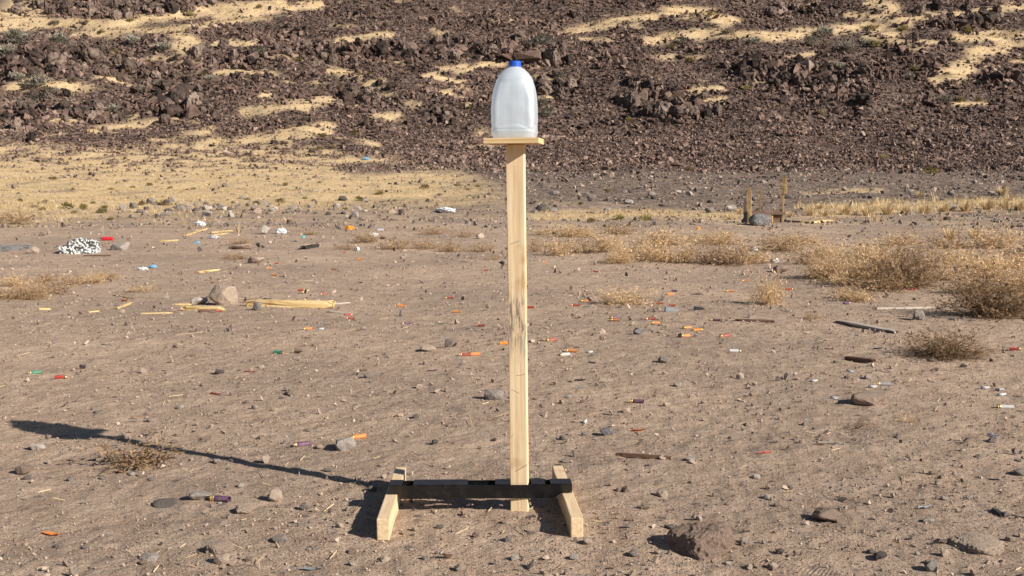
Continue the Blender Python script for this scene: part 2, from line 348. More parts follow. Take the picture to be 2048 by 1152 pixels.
M['pine_y'] = wood_material('fresh_pine_rail', (.48, .34, .19), (.62, .46, .285), (.72, .57, .38), 1, 30)
M['ply'] = wood_material('plywood', (.50, .33, .16), (.66, .47, .26), (.74, .56, .34), 0, 30)
M['old'] = wood_material('weathered_board', (.22, .175, .145), (.37, .315, .265), (.50, .44, .375), 0, 22, cracks=.8)
M['yellow'] = wood_material('splintered_plank', (.40, .27, .11), (.57, .41, .19), (.70, .54, .31), 0, 20, cracks=.8)
M['darkwood'] = wood_material('dark_stick', (.07, .04, .028), (.14, .08, .05), (.22, .14, .09), 0, 24, cracks=.5)
M['shot'] = wood_material('shot_up_post', (.24, .15, .07), (.44, .29, .14), (.58, .41, .22), 2, 14, cracks=.9)
M['brownwood'] = wood_material('brown_board', (.09, .055, .04), (.17, .105, .075), (.27, .18, .13), 0, 16, cracks=.5)
M['steel'] = plain('black_steel', (.005, .0055, .007), .22, 0, .3, 30, .5, .04)
M['jug'] = jug_material()
M['cap'] = plain('blue_cap_plastic', (.012, .085, .55), .35, 0, .06)
M['foam'] = None
M['brass'] = plain('brass', (.62, .46, .22), .4, .8, .2)
HULL = {'orange': (.70, .22, .04), 'red': (.36, .045, .035), 'green': (.02, .20, .13), 'teal': (.03, .36, .30), 'purple': (.11, .04, .11),
        'white': (.52, .52, .51), 'clear': (.50, .51, .52), 'pink': (.62, .14, .12), 'grey': (.24, .27, .29), 'blue': (.03, .16, .5)}
for k, c in HULL.items(): M['hull_' + k] = plain(k + '_hull_plastic', c, .6, 0, .15, 60, .3, .6)
M['black'] = plain('black_plastic', (.02, .02, .021), .5, 0, .3)
M['hollow'] = plain('hull_inside', (.05, .03, .025), .8)
M['redcan'] = plain('red_painted_metal', (.55, .02, .03), .3, 0, .15)
M['rag'] = plain('white_rag', (.56, .57, .58), .8, 0, .2, 25)
M['bluerag'] = plain('blue_rag', (.16, .33, .48), .8, 0, .2, 25)
M['silver'] = plain('can_metal', (.62, .63, .66), .35, .6, .2)
M['ball'] = plain('turquoise_plastic', (.02, .42, .52), .4)
M['orangeplastic'] = plain('orange_plastic', (.75, .27, .01), .5)
M['char'] = rock_material('charred_wood', [(.15, (.018, .017, .016)), (.5, (.055, .052, .05)), (.85, (.20, .19, .185))], None, 12, 1.0, .03)
M['twig'] = twig_material('dry_twig', (.27, .165, .085), (.76, .55, .32))
M['twigdark'] = twig_material('brown_twig', (.14, .08, .042), (.55, .38, .22))
M['twigbrown'] = twig_material('dark_brown_twig', (.06, .036, .022), (.34, .225, .13))
M['straw'] = twig_material('dry_grass', (.40, .285, .145), (.78, .61, .37))
M['sage'] = twig_material('sage_leaf', (.12, .108, .082), (.40, .365, .285))
M['olive'] = twig_material('olive_leaf', (.14, .11, .035), (.40, .32, .13))
def foam_material():
    m, n, b, L = new_mat('pitted_white_foam')
    co = pos_mapping(n)
    t = N(n, 'ShaderNodeTexNoise', Scale=26.0, Detail=4.0, Roughness=.6); L.new(co, t.inputs[0])
    r = ramp(n, [(.49, (.06, .06, .06)), (.53, (.68, .68, .67)), (.75, (.82, .82, .80))]); L.new(t.outputs[0], r.inputs[0])
    L.new(r.outputs[0], b.inputs['Base Color']); b.inputs['Roughness'].default_value = .8
    bp = N(n, 'ShaderNodeBump', Strength=1.0, Distance=.03); L.new(t.outputs[0], bp.inputs['Height']); L.new(bp.outputs[0], b.inputs['Normal'])
    return m
M['foam'] = foam_material()

# ------------------------------------------------------------------ object helpers
def tag(o, label=None, cat=None, group=None, kind=None):
    if label: o['label'] = label
    if cat: o['category'] = cat
    if group: o['group'] = group
    if kind: o['kind'] = kind
    return o
def obj(name, me, mat=None, parent=None, loc=None, rot=None):
    if isinstance(me, bmesh.types.BMesh):
        bm = me; me = bpy.data.meshes.new(name); bm.normal_update(); bm.to_mesh(me); bm.free()
    if mat and not me.materials: me.materials.append(mat)
    o = bpy.data.objects.new(name, me); C.objects.link(o)
    if parent: o.parent = parent
    if loc is not None: o.location = loc
    if rot is not None: o.rotation_euler = rot
    return o
def empty(name, loc, rot=(0, 0, 0)):
    o = bpy.data.objects.new(name, None); C.objects.link(o); o.location = loc; o.rotation_euler = rot
    o.empty_display_size = .05; return o
def copy_tree(o, parent=None):
    c = o.copy(); C.objects.link(c); c.parent = parent
    for ch in o.children: copy_tree(ch, c)
    return c
def box(sx, sy, sz, bev=.0015, cuts=0, center=(0, 0, 0), jitter=0):
    bm = bmesh.new(); bmesh.ops.create_cube(bm, size=1)
    bmesh.ops.scale(bm, vec=(sx, sy, sz), verts=bm.verts)
    if bev: bmesh.ops.bevel(bm, geom=bm.edges[:], offset=bev, segments=2, profile=.6, affect='EDGES')
    if cuts:
        ax = max(range(3), key=lambda i: (sx, sy, sz)[i])
        long_e = [e for e in bm.edges if abs((e.verts[0].co - e.verts[1].co)[ax]) > .6 * (sx, sy, sz)[ax]]
        bmesh.ops.subdivide_edges(bm, edges=long_e, cuts=cuts)
        if jitter:
            for v in bm.verts:
                v.co += Vector((random.uniform(-1, 1), random.uniform(-1, 1), random.uniform(-1, 1))) * jitter
    bmesh.ops.translate(bm, vec=center, verts=bm.verts)
    return bm
def np_mesh(name, verts, faces, mat, tint=None, smooth=False):
    """faces: (n,3) int array"""
    me = bpy.data.meshes.new(name)
    nv, nf = len(verts), len(faces)
    me.vertices.add(nv); me.vertices.foreach_set('co', np.ascontiguousarray(verts, dtype=np.float32).ravel())
    k = faces.shape[1]
    me.loops.add(nf * k); me.loops.foreach_set('vertex_index', np.ascontiguousarray(faces, dtype=np.int32).ravel())
    me.polygons.add(nf); me.polygons.foreach_set('loop_start', np.arange(0, nf * k, k, dtype=np.int32))
    me.polygons.foreach_set('use_smooth', np.full(nf, smooth, dtype=bool))
    if tint is not None:
        a = me.attributes.new('tint', 'FLOAT', 'POINT'); a.data.foreach_set('value', np.ascontiguousarray(tint, dtype=np.float32))
    me.update(); me.validate()
    if mat: me.materials.append(mat)
    return me
def rand_rot(n):
    q = rng.normal(size=(n, 4)); q /= np.linalg.norm(q, axis=1)[:, None]
    a, b, c, d = q.T
    return np.stack([np.stack([1 - 2 * (c * c + d * d), 2 * (b * c - a * d), 2 * (b * d + a * c)], 1),
                     np.stack([2 * (b * c + a * d), 1 - 2 * (b * b + d * d), 2 * (c * d - a * b)], 1),
                     np.stack([2 * (b * d - a * c), 2 * (c * d + a * b), 1 - 2 * (b * b + c * c)], 1)], 1)
def merge(protos, pos, rot, scl, tint):
    """many small copies as one vertex / face array"""
    V, Fc, T = [], [], []; off = 0
    which = rng.integers(0, len(protos), len(pos))
    for k, (pv, pf) in enumerate(protos):
        idx = np.nonzero(which == k)[0]
        if not len(idx): continue
        v = pv[None] * scl[idx][:, None, :] if scl.ndim == 2 else pv[None] * scl[idx][:, None, None]
        if rot is not None: v = np.einsum('nij,nvj->nvi', rot[idx], v)
        v = v + pos[idx][:, None, :]
        m = len(pv)
        V.append(v.reshape(-1, 3)); Fc.append((pf[None] + (np.arange(len(idx)) * m)[:, None, None] + off).reshape(-1, pf.shape[1]))
        T.append(np.repeat(tint[idx], m)); off += m * len(idx)
    return np.concatenate(V), np.concatenate(Fc), np.concatenate(T)
def hull_rock(npts, sx=1, sy=.8, sz=.65, seed=0, cube=.45):
    r = random.Random(seed); bm = bmesh.new()
    for i in range(npts):
        d = Vector((r.gauss(0, 1), r.gauss(0, 1), r.gauss(0, 1))).normalized()
        m = max(abs(d.x), abs(d.y), abs(d.z)); d = d.lerp(d / m, cube) * r.uniform(.8, 1)
        bm.verts.new((d.x * sx * .5, d.y * sy * .5, d.z * sz * .5))
    res = bmesh.ops.convex_hull(bm, input=bm.verts)
    junk = [g for g in res['geom_interior'] + res['geom_unused'] if isinstance(g, bmesh.types.BMVert)]
    bmesh.ops.delete(bm, geom=list(set(junk)), context='VERTS')
    return bm
def bm_arrays(bm):
    bmesh.ops.triangulate(bm, faces=bm.faces); bm.verts.index_update()
    v = np.array([x.co[:] for x in bm.verts]); f = np.array([[q.index for q in p.verts] for p in bm.faces]); bm.free(); return v, f
def fine_rock(seed, npts=22, sx=1, sy=.85, sz=.7, amp=.05, sub=2, cube=.45):
    bm = hull_rock(npts, sx, sy, sz, seed, cube)
    bmesh.ops.dissolve_limit(bm, angle_limit=.22, verts=bm.verts, edges=bm.edges)
    bmesh.ops.bevel(bm, geom=bm.edges[:], offset=.035, segments=1, affect='EDGES')
    bmesh.ops.triangulate(bm, faces=bm.faces)
    for _ in range(sub):
        long_e = [e for e in bm.edges if e.calc_length() > .16]
        bmesh.ops.subdivide_edges(bm, edges=long_e, cuts=1); bmesh.ops.triangulate(bm, faces=bm.faces)
    bm.normal_update(); off = Vector((seed * 3.1, seed * 1.7, 0))
    for v in bm.verts:
        k = mnoise.noise(v.co * 4.5 + off) * .6 + mnoise.noise(v.co * 11 + off) * .4
        if cube > .6: k = k - .9 * max(0, .16 - abs(mnoise.noise(v.co * 2.6 + off * 2))) / .16 + .5 * mnoise.noise(v.co * 2.1 - off)
        v.co += v.normal * amp * k
    me = bpy.data.meshes.new('stone'); bm.to_mesh(me); bm.free(); return me

# ================================================================== THE GROUND
def build_ground():
    r = np.concatenate([np.geomspace(.6, 2.2, 24)[:-1], np.geomspace(2.2, 9, 420)[:-1], np.geomspace(9, 74, 290)[:-1], np.arange(74, 152, .5), np.geomspace(152, 900, 26)])
    a = np.concatenate([np.linspace(-math.pi, -R(36), 22)[:-1], np.linspace(-R(36), -R(27), 12)[:-1], np.linspace(-R(27), R(27), 350)[:-1],
                        np.linspace(R(27), R(36), 12)[:-1], np.linspace(R(36), math.pi, 22)])[:-1]
    RR, AA = np.meshgrid(r, a, indexing='ij')
    X = (RR * np.sin(AA)).ravel(); Y = (RR * np.cos(AA)).ravel(); Z = H(X, Y)
    nr, na = len(r), len(a)
    i = np.arange(nr - 1)[:, None]; j = np.arange(na)[None]; j2 = (j + 1) % na
    f = np.stack([i * na + j, i * na + j2, (i + 1) * na + j2, (i + 1) * na + j], -1).reshape(-1, 4)
    verts = np.stack([X, Y, Z], 1)
    # the hole at the centre of the rings
    verts = np.concatenate([verts, [[0, 0, Hf(0, 0)]]]); c = len(verts) - 1
    f = np.concatenate([f, np.stack([np.full(na, c), np.arange(na), (np.arange(na) + 1) % na, np.full(na, c)], 1)])
    quads, tris = f[:-na], f[-na:, :3]
    fa = np.concatenate([quads[:, [0, 3, 2]], quads[:, [0, 2, 1]], tris[:, [0, 2, 1]]])
    me = np_mesh('ground', verts, fa, M['ground'], None, True)
    g, rk, big = masks(verts[:, 0], verts[:, 1], verts[:, 2])
    n = fbm(verts[:, 0] / 2.2, verts[:, 1] / 2.2, 3, 88)
    far = np.clip(sstep(18, 46, np.hypot(verts[:, 0], verts[:, 1]) + 5 * n), 0, .92)
    for nm, arr in (('grass', g), ('rock', rk), ('far', far)):
        at = me.attributes.new(nm, 'FLOAT', 'POINT'); at.data.foreach_set('value', np.ascontiguousarray(arr, dtype=np.float32))
    o = obj('ground', me); tag(o, kind='structure'); return o
build_ground()

# ------------------------------------------------------------------ rubble, gravel and grass (uncountable)
tal_protos = [bm_arrays(hull_rock(8 + k % 2, 1, random.uniform(.75, 1), random.uniform(.6, .9), 100 + k)) for k in range(24)]
scree_protos = [bm_arrays(hull_rock(6, 1, random.uniform(.8, 1), random.uniform(.7, .9), 160 + k)) for k in range(16)]
def build_talus():
    n = 160000
    y = rng.uniform(58, 150, n); x = rng.uniform(-1, 1, n) * (y * .53 + 3)
    keep = rng.uniform(0, 1, n) < (y * .53) / (150 * .53) ; x, y = x[keep], y[keep]
    z = H(x, y); g, rk, big = masks(x, y, z)
    u, v = to_pix(x, y, z)
    d = np.where(v < 345, rk * (.78 + .2 * big), 0) + .05 * (v >= 330)
    d = np.where((v >= 330) & (u < 1000), .03, d)
    k = (rng.uniform(0, 1, len(x)) < d) & (v > -45); x, y, z, v, big, g = x[k], y[k], z[k], v[k], big[k], g[k]
    n = len(x)
    size = rng.lognormal(math.log(.42), .42, n) * (1 + .75 * big) * np.interp(v, [0, 200, 260, 330], [1.0, 1.1, .9, .62])
    size *= np.clip(.8 + .5 * fbm(x / 8, y / 6, 2, 201), .5, 1.5)
    tint = np.clip(rng.normal(.38, .19, n) + .20 * fbm(x / 12, y / 7, 2, 202) + .12 * (v > 255), 0, 1)
    pos = np.stack([x, y, z + size * .12], 1)
    V, Fc, T = merge(tal_protos, pos, rand_rot(n), size[:, None] * np.stack([rng.uniform(.9, 1.35, n), rng.uniform(.7, 1.1, n), rng.uniform(.45, 1.0, n)], 1), tint)
    # fine scree between the blocks
    m = 60000; y2 = rng.uniform(74, 150, m); x2 = rng.uniform(-1, 1, m) * (y2 * .53 + 2); z2 = H(x2, y2); rk2 = masks(x2, y2, z2)[1]; v2 = to_pix(x2, y2, z2)[1]
    k = (rng.uniform(0, 1, m) < rk2 * np.interp(v2, [100, 230], [.35, .95])) & (v2 > -20); x2, y2, z2 = x2[k], y2[k], z2[k]; m = len(x2)
    s2 = rng.lognormal(math.log(.26), .3, m)
    V2, F2, T2 = merge(scree_protos, np.stack([x2, y2, z2 + s2 * .12], 1), rand_rot(m), s2, np.clip(rng.normal(.5, .24, m), 0, 1))
    F2 = F2 + len(V); V = np.concatenate([V, V2]); Fc = np.concatenate([Fc, F2]); T = np.concatenate([T, T2]); print('scree', m)
    tag(obj('hillside_rubble', np_mesh('hillside_rubble', V, Fc, M['talus'], T)), 'dark reddish brown volcanic rubble covering the hillside', 'rubble', kind='stuff')
    print('talus rocks', n, 'tris', len(Fc))
build_talus()

peb_protos = [bm_arrays(hull_rock(8 + k % 3, 1, random.uniform(.6, 1), random.uniform(.4, .75), 300 + k)) for k in range(14)]
crumb_protos = [bm_arrays(hull_rock(6 + k % 2, 1, random.uniform(.7, 1), random.uniform(.55, .85), 350 + k)) for k in range(14)]
def build_gravel():
    # density falls with distance from the clearing, sizes grow: a stony desert floor
    n = 33000
    y = 2.3 * (40 / 2.3) ** rng.uniform(0, 1, n); x = rng.uniform(-1, 1, n) * (y * .56 + .4)
    z = H(x, y); g, rk, big = masks(x, y, z)
    cl = .35 + .9 * sstep(-.2, .6, fbm(x / .9, y / .9, 3, 303))
    size = rng.lognormal(math.log(.0085), .55, n) * (1 + .16 * np.maximum(y - 3, 0)); size = np.clip(size, .003, .034 + .006 * y)
    k = (rng.uniform(0, 1, n) < cl) & (rng.uniform(0, 1, n) > g * .6); x, y, z, size = x[k], y[k], z[k], size[k]; n = len(x)
    tint = np.clip(rng.normal(.46, .30, n) - .1 * sstep(10, 30, y), 0, 1)
    scl = np.stack([size, size * rng.uniform(.7, 1, n), size * rng.uniform(.5, .9, n)], 1)
    V, Fc, T = merge(peb_protos, np.stack([x, y, z + size * .22], 1), rand_rot(n), scl, tint)
    # crumbs and clods of the soil itself in the open clearing
    n2 = 46000; y2 = 2.3 * (13 / 2.3) ** rng.uniform(0, 1, n2); x2 = rng.uniform(-1, 1, n2) * (y2 * .56 + .4)
    k = rng.uniform(0, 1, n2) < .25 + .9 * sstep(-.3, .5, fbm(x2 / .55, y2 / .55, 3, 311)); x2, y2 = x2[k], y2[k]; n2 = len(x2)
    s2 = np.clip(rng.lognormal(math.log(.0048), .42, n2) * (1 + .13 * (y2 - 2.3)), .002, .03)
    V2, F2, T2 = merge(crumb_protos, np.stack([x2, y2, H(x2, y2) + s2 * .25], 1), rand_rot(n2), s2, np.clip(rng.normal(.56, .27, n2), 0, 1))
    F2 = F2 + len(V); V = np.concatenate([V, V2]); Fc = np.concatenate([Fc, F2]); T = np.concatenate([T, T2])
    # stones of the flat and the plain further out
    n3 = 30000; y3 = rng.uniform(24, 84, n3); x3 = rng.uniform(-1, 1, n3) * (y3 * .54 + 1); z3 = H(x3, y3); g3 = masks(x3, y3, z3)[0]
    k = rng.uniform(0, 1, n3) < (1 - .82 * g3) * (.25 + .9 * sstep(-.2, .6, fbm(x3 / 3, y3 / 2, 2, 322))); x3, y3, z3 = x3[k], y3[k], z3[k]; n3 = len(x3)
    s3 = np.clip(rng.lognormal(math.log(.10), .5, n3) * np.interp(y3, [24, 84], [.75, 1.7]), .03, .5)
    V3, F3, T3 = merge(peb_protos, np.stack([x3, y3, z3 + s3 * .05], 1), rand_rot(n3), s3, np.clip(rng.normal(.26, .2, n3), 0, 1))
    F3 = F3 + len(V); V = np.concatenate([V, V3]); Fc = np.concatenate([Fc, F3]); T = np.concatenate([T, T3])
    tag(obj('gravel', np_mesh('gravel', V, Fc, M['gravel'], T)), 'fine mixed gravel strewn over the bare tan dirt', 'gravel', kind='stuff')
build_gravel()

def tuft_proto(seed, blades, h=1.0, spread=.55):
    r = random.Random(seed); V = []; Fc = []
    for i in range(blades):
        a = r.uniform(0, 2 * math.pi); b0 = Vector((math.cos(a), math.sin(a), 0)) * r.uniform(0, .22)
        d = Vector((math.cos(a) * r.uniform(.1, spread), math.sin(a) * r.uniform(.1, spread), r.uniform(.55, 1) * h))
        s = Vector((-d.y, d.x, 0)); s = s.normalized() * r.uniform(.02, .045) if s.length > 1e-4 else Vector((.03, 0, 0))
        k = len(V); V += [b0 - s, b0 + s, b0 + d]; Fc.append((k, k + 1, k + 2))
    return np.array([v[:] for v in V]), np.array(Fc)
def build_grass():
    protos = [tuft_proto(k, 8) for k in range(8)]
    n = 160000
    y = rng.uniform(17, 150, n); x = rng.uniform(-1, 1, n) * (y * .53 + 2)
    y2 = rng.uniform(24, 80, 45000); x = np.concatenate([x, rng.uniform(-1, .25, 45000) * (y2 * .53 + 2)]); y = np.concatenate([y, y2]); n = len(x)
    z = H(x, y); g, rk, big = masks(x, y, z)
    k = rng.uniform(0, 1, n) < np.clip(g, 0, 1) ** 1.5 * .8 * np.interp(y, [17, 60, 150], [1.0, .8, .9]); x, y, z, g = x[k], y[k], z[k], g[k]; n = len(x)
    u, v = to_pix(x, y, z)
    h = rng.lognormal(math.log(.13), .4, n) * np.interp(y, [20, 40, 75, 95, 150], [.7, .42, .5, 1.5, 2.0]) * np.where((u > 1560) & (v > 395), 2.2, 1)
    c = rng.uniform(0, 2 * math.pi, n); ca, sa, o = np.cos(c), np.sin(c), np.zeros(n)
    rot = np.stack([np.stack([ca, -sa, o], 1), np.stack([sa, ca, o], 1), np.stack([o, o, o + 1], 1)], 1)
    V, Fc, T = merge(protos, np.stack([x, y, z - .01], 1), rot, np.stack([h * 1.2 + .05, h * 1.2 + .05, h], 1), rng.uniform(0, 1, n))
    tag(obj('dry_grass', np_mesh('dry_grass', V, Fc, M['straw'], T)), 'short golden dry grass covering the plain and hillside patches', 'grass', kind='stuff')
    print('tufts', n, len(Fc))
build_grass()

def build_straw():       # broken stalks lying about
    n = 1700
    y = 2.4 * (24 / 2.4) ** rng.uniform(0, 1, n); x = rng.uniform(-1, 1, n) * (y * .55 + .3); z = H(x, y)
    k = fbm(x / 1.6, y / 1.6, 2, 404) > rng.uniform(-.5, .9, n) - .25 * sstep(6, 14, y); x, y, z = x[k], y[k], z[k]; n = len(x)
    L = rng.lognormal(math.log(.021), .5, n) * (1 + .09 * y); wd = rng.uniform(.0005, .0011, n) * (1 + .16 * y); a = rng.uniform(0, math.pi, n)
    dx, dy = np.cos(a) * L / 2, np.sin(a) * L / 2; px, py = -np.sin(a) * wd, np.cos(a) * wd
    t = rng.uniform(-.006, .012, n)
    A = np.stack([x - dx, y - dy, H(x - dx, y - dy) + .003], 1); B = np.stack([x + dx, y + dy, H(x + dx, y + dy) + .004 + np.abs(t)], 1)
    s = np.stack([px, py, 0 * px], 1); up = np.stack([0 * px, 0 * px, wd * 1.3], 1)
    V = np.stack([A - s, A + s, A + up, B - s, B + s, B + up], 1).reshape(-1, 3)
    f0 = np.array([[0, 3, 5], [0, 5, 2], [1, 2, 5], [1, 5, 4]]); Fc = (f0[None] + (np.arange(n) * 6)[:, None, None]).reshape(-1, 3)
    tag(obj('straw_litter', np_mesh('straw_litter', V, Fc, M['straw'], np.repeat(rng.uniform(0, 1, n), 6))), 'broken pale straw stalks littering the dirt', 'straw', kind='stuff')
build_straw()

# ================================================================== TARGET STAND
def build_stand():
    root = empty('target_stand', (.02, 3.43, 0))
    tag(root, 'wooden target stand with tall pine post, small top shelf and black steel base bar', 'target stand')
    def world(o, loc, rz=0, rx=0, ry=0):
        o.parent = root; o.location = Vector(loc) - root.location; o.rotation_euler = (rx, ry, rz); return o
    # rails on the ground
    for (x0, y0, x1, y1) in ((-.379, 3.146, -.386, 3.735), (.192, 3.156, .158, 3.752)):
        d = Vector((x1 - x0, y1 - y0)); L = d.length
        o = obj('rail', box(.037, L, .066, .003, 6, jitter=.0004), M['pine_y'])
        world(o, ((x0 + x1) / 2, (y0 + y1) / 2, .030), -math.atan2(d.x, d.y))
    # post
    bm = box(.0555, .037, 1.164, .0025, 12, (0, 0, .579), .0004)
    o = obj('post', bm, M['post']); world(o, (.0255, 3.434, .001), R(-8), 0, -.0122)
    # crossbar: bent sheet steel saddle, plates fore and aft with a slotted top
    yaw = R(1.6); cx, cy = -.100, 3.4335
    def plate(sgn):
        pts = [(-.290, .0655), (-.290, .0915), (.290, .0915), (.290, .0655), (.258, .0655), (.232, .0485), (-.258, .0485), (-.258, .0655)]
        bm = bmesh.new(); vs = [bm.verts.new((x, 0, z)) for x, z in pts]; f = bm.faces.new(vs)
        e = bmesh.ops.extrude_face_region(bm, geom=[f]); bmesh.ops.translate(bm, vec=(0, .003, 0), verts=[v for v in e['geom'] if isinstance(v, bmesh.types.BMVert)])
        bmesh.ops.recalc_face_normals(bm, faces=bm.faces); bmesh.ops.translate(bm, vec=(0, sgn - .0015, 0), verts=bm.verts)
        bmesh.ops.bevel(bm, geom=bm.edges[:], offset=.0006, segments=1, affect='EDGES'); return bm
    cb = empty('crossbar', (0, 0, 0)); world(cb, (cx, cy, 0), yaw)
    cb_mesh = obj('front_plate', plate(-.029), M['steel'], cb); obj('back_plate', plate(.029), M['steel'], cb)
    for x0, x1 in ((-.2895, -.248), (-.214, -.040), (.046, .094), (.160, .205), (.222, .2895)):
        obj('top_strap', box(x1 - x0, .062, .003, .0006, 0, ((x0 + x1) / 2, 0, .0932)), M['steel'], cb)
    # the front plate is 2 mm wider at its hammered ends: scuffed bolts
    for x in (-.274, .274):
        bm = bmesh.new(); bmesh.ops.create_cone(bm, cap_ends=True, segments=6, radius1=.006, radius2=.005, depth=.005)
        bmesh.ops.rotate(bm, matrix=Matrix.Rotation(R(90), 3, 'X'), verts=bm.verts); bmesh.ops.translate(bm, vec=(x, .0325, .079), verts=bm.verts)
        obj('bolt', bm, M['steel'], cb)
    # shelf
    o = obj('shelf', box(.168, .165, .0165, .0012, 0), M['ply']); world(o, (.0065, 3.425, 1.1715), R(-7), 0, R(-.4))
    for dz in (-.0028, .0028):
        obj('ply_layer', box(.1683, .1653, .0022, .0002, 0, (0, 0, dz)), M['yellow'], o)
    return root
build_stand()

def build_jug():
    root = empty('water_jug', (.0085, 3.425, 1.1801), (0, 0, R(-7)))
    tag(root, 'empty translucent white plastic gallon jug with blue cap on the wooden shelf', 'jug')
    prof = [(0, .045, 5), (.0, .058, 5), (.002, .0625, 5), (.008, .0655, 5), (.020, .0687, 5.2), (.04, .0695, 5.2), (.06, .0697, 5.2), (.08, .0695, 5), (.10, .069, 5), (.123, .0675, 4.5),
            (.14, .0652, 3.8), (.155, .062, 3.2), (.168, .058, 2.7), (.178, .0555, 2.6), (.188, .0505, 2.4), (.197, .0440, 2.2), (.204, .037, 2.1), (.210, .0295, 2.), (.2145, .023, 2), (.2165, .0195, 2), (.219, .0182, 2), (.226, .0182, 2)]
    # finer rows
    zz = np.array([p[0] for p in prof]) + np.arange(len(prof)) * 1e-7; rr = np.array([p[1] for p in prof]); ee = np.array([p[2] for p in prof])
    zs = np.concatenate([zz[:3], np.linspace(.004, .2165, 90), zz[-2:]]); seg = 96
    V = []
    for z in zs:
        r = np.interp(z, zz, rr); e = np.interp(z, zz, ee)
        for k in range(seg):
            a = 2 * math.pi * (k + .5) / seg; ca, sa = math.cos(a), math.sin(a)
            q = (abs(ca) ** e + abs(sa) ** e) ** (-1 / e)
            x, y = q * ca, q * sa
            t = min(abs(x), abs(y)) / max(abs(x), abs(y))          # 0 at a face's middle, 1 at a corner
            top = .168 - .03 * t * t; low = .030 - .012 * max(0, t - .35)
            ins = (1 - float(sstep(.66, .78, t))) * float(sstep(low, low + .014, z)) * (1 - float(sstep(top - .05, top, z)))
            rib = .0012 * math.exp(-((z - .026) / .0025) ** 2)
            seam = .0007 * math.exp(-((abs(math.sin(a - math.pi * .5)) / .03) ** 2)) if z < .212 else 0
            crease = .0016 * math.exp(-((z - (.052 - .030 * t)) / .0022) ** 2) * float(sstep(.15, .5, t)) - .0012 * math.exp(-((t - .72) / .05) ** 2) * float(sstep(.04, .06, z)) * (1 - float(sstep(.15, .18, z)))
            dent = .0012 * float(perlin(np.array([x * 2.2 + 5]), np.array([z * 26 + y]), 7)[0])
            rr2 = r * (1 - .046 * ins) - rib + seam - crease + (dent if z < .19 else 0)
            V.append((x * rr2, y * rr2, z))
    nz = len(zs); Fc = []
    for i in range(nz - 1):
        for k in range(seg): Fc.append((i * seg + k, i * seg + (k + 1) % seg, (i + 1) * seg + (k + 1) % seg, (i + 1) * seg + k))
    me = bpy.data.meshes.new('bottle'); me.from_pydata(V, [], Fc + [tuple(reversed(range(seg)))]); me.update()
    for p in me.polygons: p.use_smooth = True
    obj('bottle', me, M['jug'], root)
    # cap with knurled side and tamper ring
    bm = bmesh.new(); rows = [(.2225, .0186), (.2225, .0193), (.2335, .0192), (.2350, .0182), (.2352, .0)]; sg = 60; prev = None
    for z, r in rows[:-1]:
        ring = [bm.verts.new(((r - (.0004 if (k % 2 and .223 < z < .2345) else 0)) * math.cos(2 * math.pi * k / sg), (r - (.0004 if (k % 2 and .223 < z < .2345) else 0)) * math.sin(2 * math.pi * k / sg), z)) for k in range(sg)]
        if prev:
            for k in range(sg): bm.faces.new((prev[k], prev[(k + 1) % sg], ring[(k + 1) % sg], ring[k]))
        prev = ring
    bm.faces.new(prev)
    cap = obj('cap', bm, M['cap'], root)
    bm = bmesh.new(); prev = None
    for z, r in ((.2178, .0186), (.2178, .0197), (.2216, .0196), (.2216, .0186)):
        ring = [bm.verts.new((r * math.cos(2 * math.pi * k / sg), r * math.sin(2 * math.pi * k / sg), z)) for k in range(sg)]
        if prev:
            for k in range(sg): bm.faces.new((prev[k], prev[(k + 1) % sg], ring[(k + 1) % sg], ring[k]))
        prev = ring
    obj('tamper_ring', bm, M['cap'], cap)
build_jug()

# ================================================================== ROCKS ONE CAN COUNT
stone_me = [fine_rock(10 + k, 16 + k % 5 * 3, 1, random.uniform(.75, 1), random.uniform(.6, .9), .05) for k in range(10)]
boulder_me = [fine_rock(40 + k, 30 + k % 4 * 4, 1, random.uniform(.75, 1), random.uniform(.75, 1.05), .13, 3, .75) for k in range(12)]
_mesh_mat = {}
def mound_rock(seed):
    bm = bmesh.new(); bmesh.ops.create_icosphere(bm, subdivisions=5, radius=.5); off = Vector((seed * 2.7, 0, seed))
    for v in bm.verts:
        q = v.co * 2.4 + off; k = mnoise.noise(q) * .24 + mnoise.noise(q * 2.4) * .12 + abs(mnoise.noise(q * 4.5)) * .14 + mnoise.noise(q * 11) * .05
        v.co *= 1 + k
        if v.co.z > .34: v.co.z = .34 + (v.co.z - .34) * .5
    me = bpy.data.meshes.new('mound'); bm.to_mesh(me); bm.free(); return me
stone_me += [mound_rock(1), mound_rock(2), mound_rock(5)]
def rock_obj(name, proto, mat):
    key = (proto.name, mat)
    if key not in _mesh_mat:
        me = proto.copy(); me.materials.clear(); me.materials.append(M[mat]); _mesh_mat[key] = me
    o = bpy.data.objects.new(name, _mesh_mat[key]); C.objects.link(o); return o
def stone_at(px, py, wpx, hpx, mat, label, group=None, name='stone', sink=.18, k=None, depth=.9, rz=None):
    p = P(px, py); s = ppm(p); w = wpx / s; h = hpx / s
    me = stone_me[k if k is not None else random.randrange(10)]
    o = rock_obj(name, me, mat)
    dim = [max(v.co[i] for v in me.vertices) - min(v.co[i] for v in me.vertices) for i in range(3)]
    hh = h / (1 - sink)
    o.scale = (w / dim[0], w * depth / dim[1], hh / dim[2])
    o.rotation_euler = (random.uniform(-.15, .15), random.uniform(-.15, .15), rz if rz is not None else random.choice((0, math.pi)) + random.uniform(-.3, .3))
    y = p.y + w * depth * .45
    o.location = (p.x * y / p.y, y, Hf(p.x, y) + hh * (.5 - sink))
    tag(o, label, 'rock', group); return o
stone_at(1402, 1116, 158, 58, 'pink', 'large pinkish half buried rock in the dirt in front of the stand', sink=.6, k=10, rz=.2)
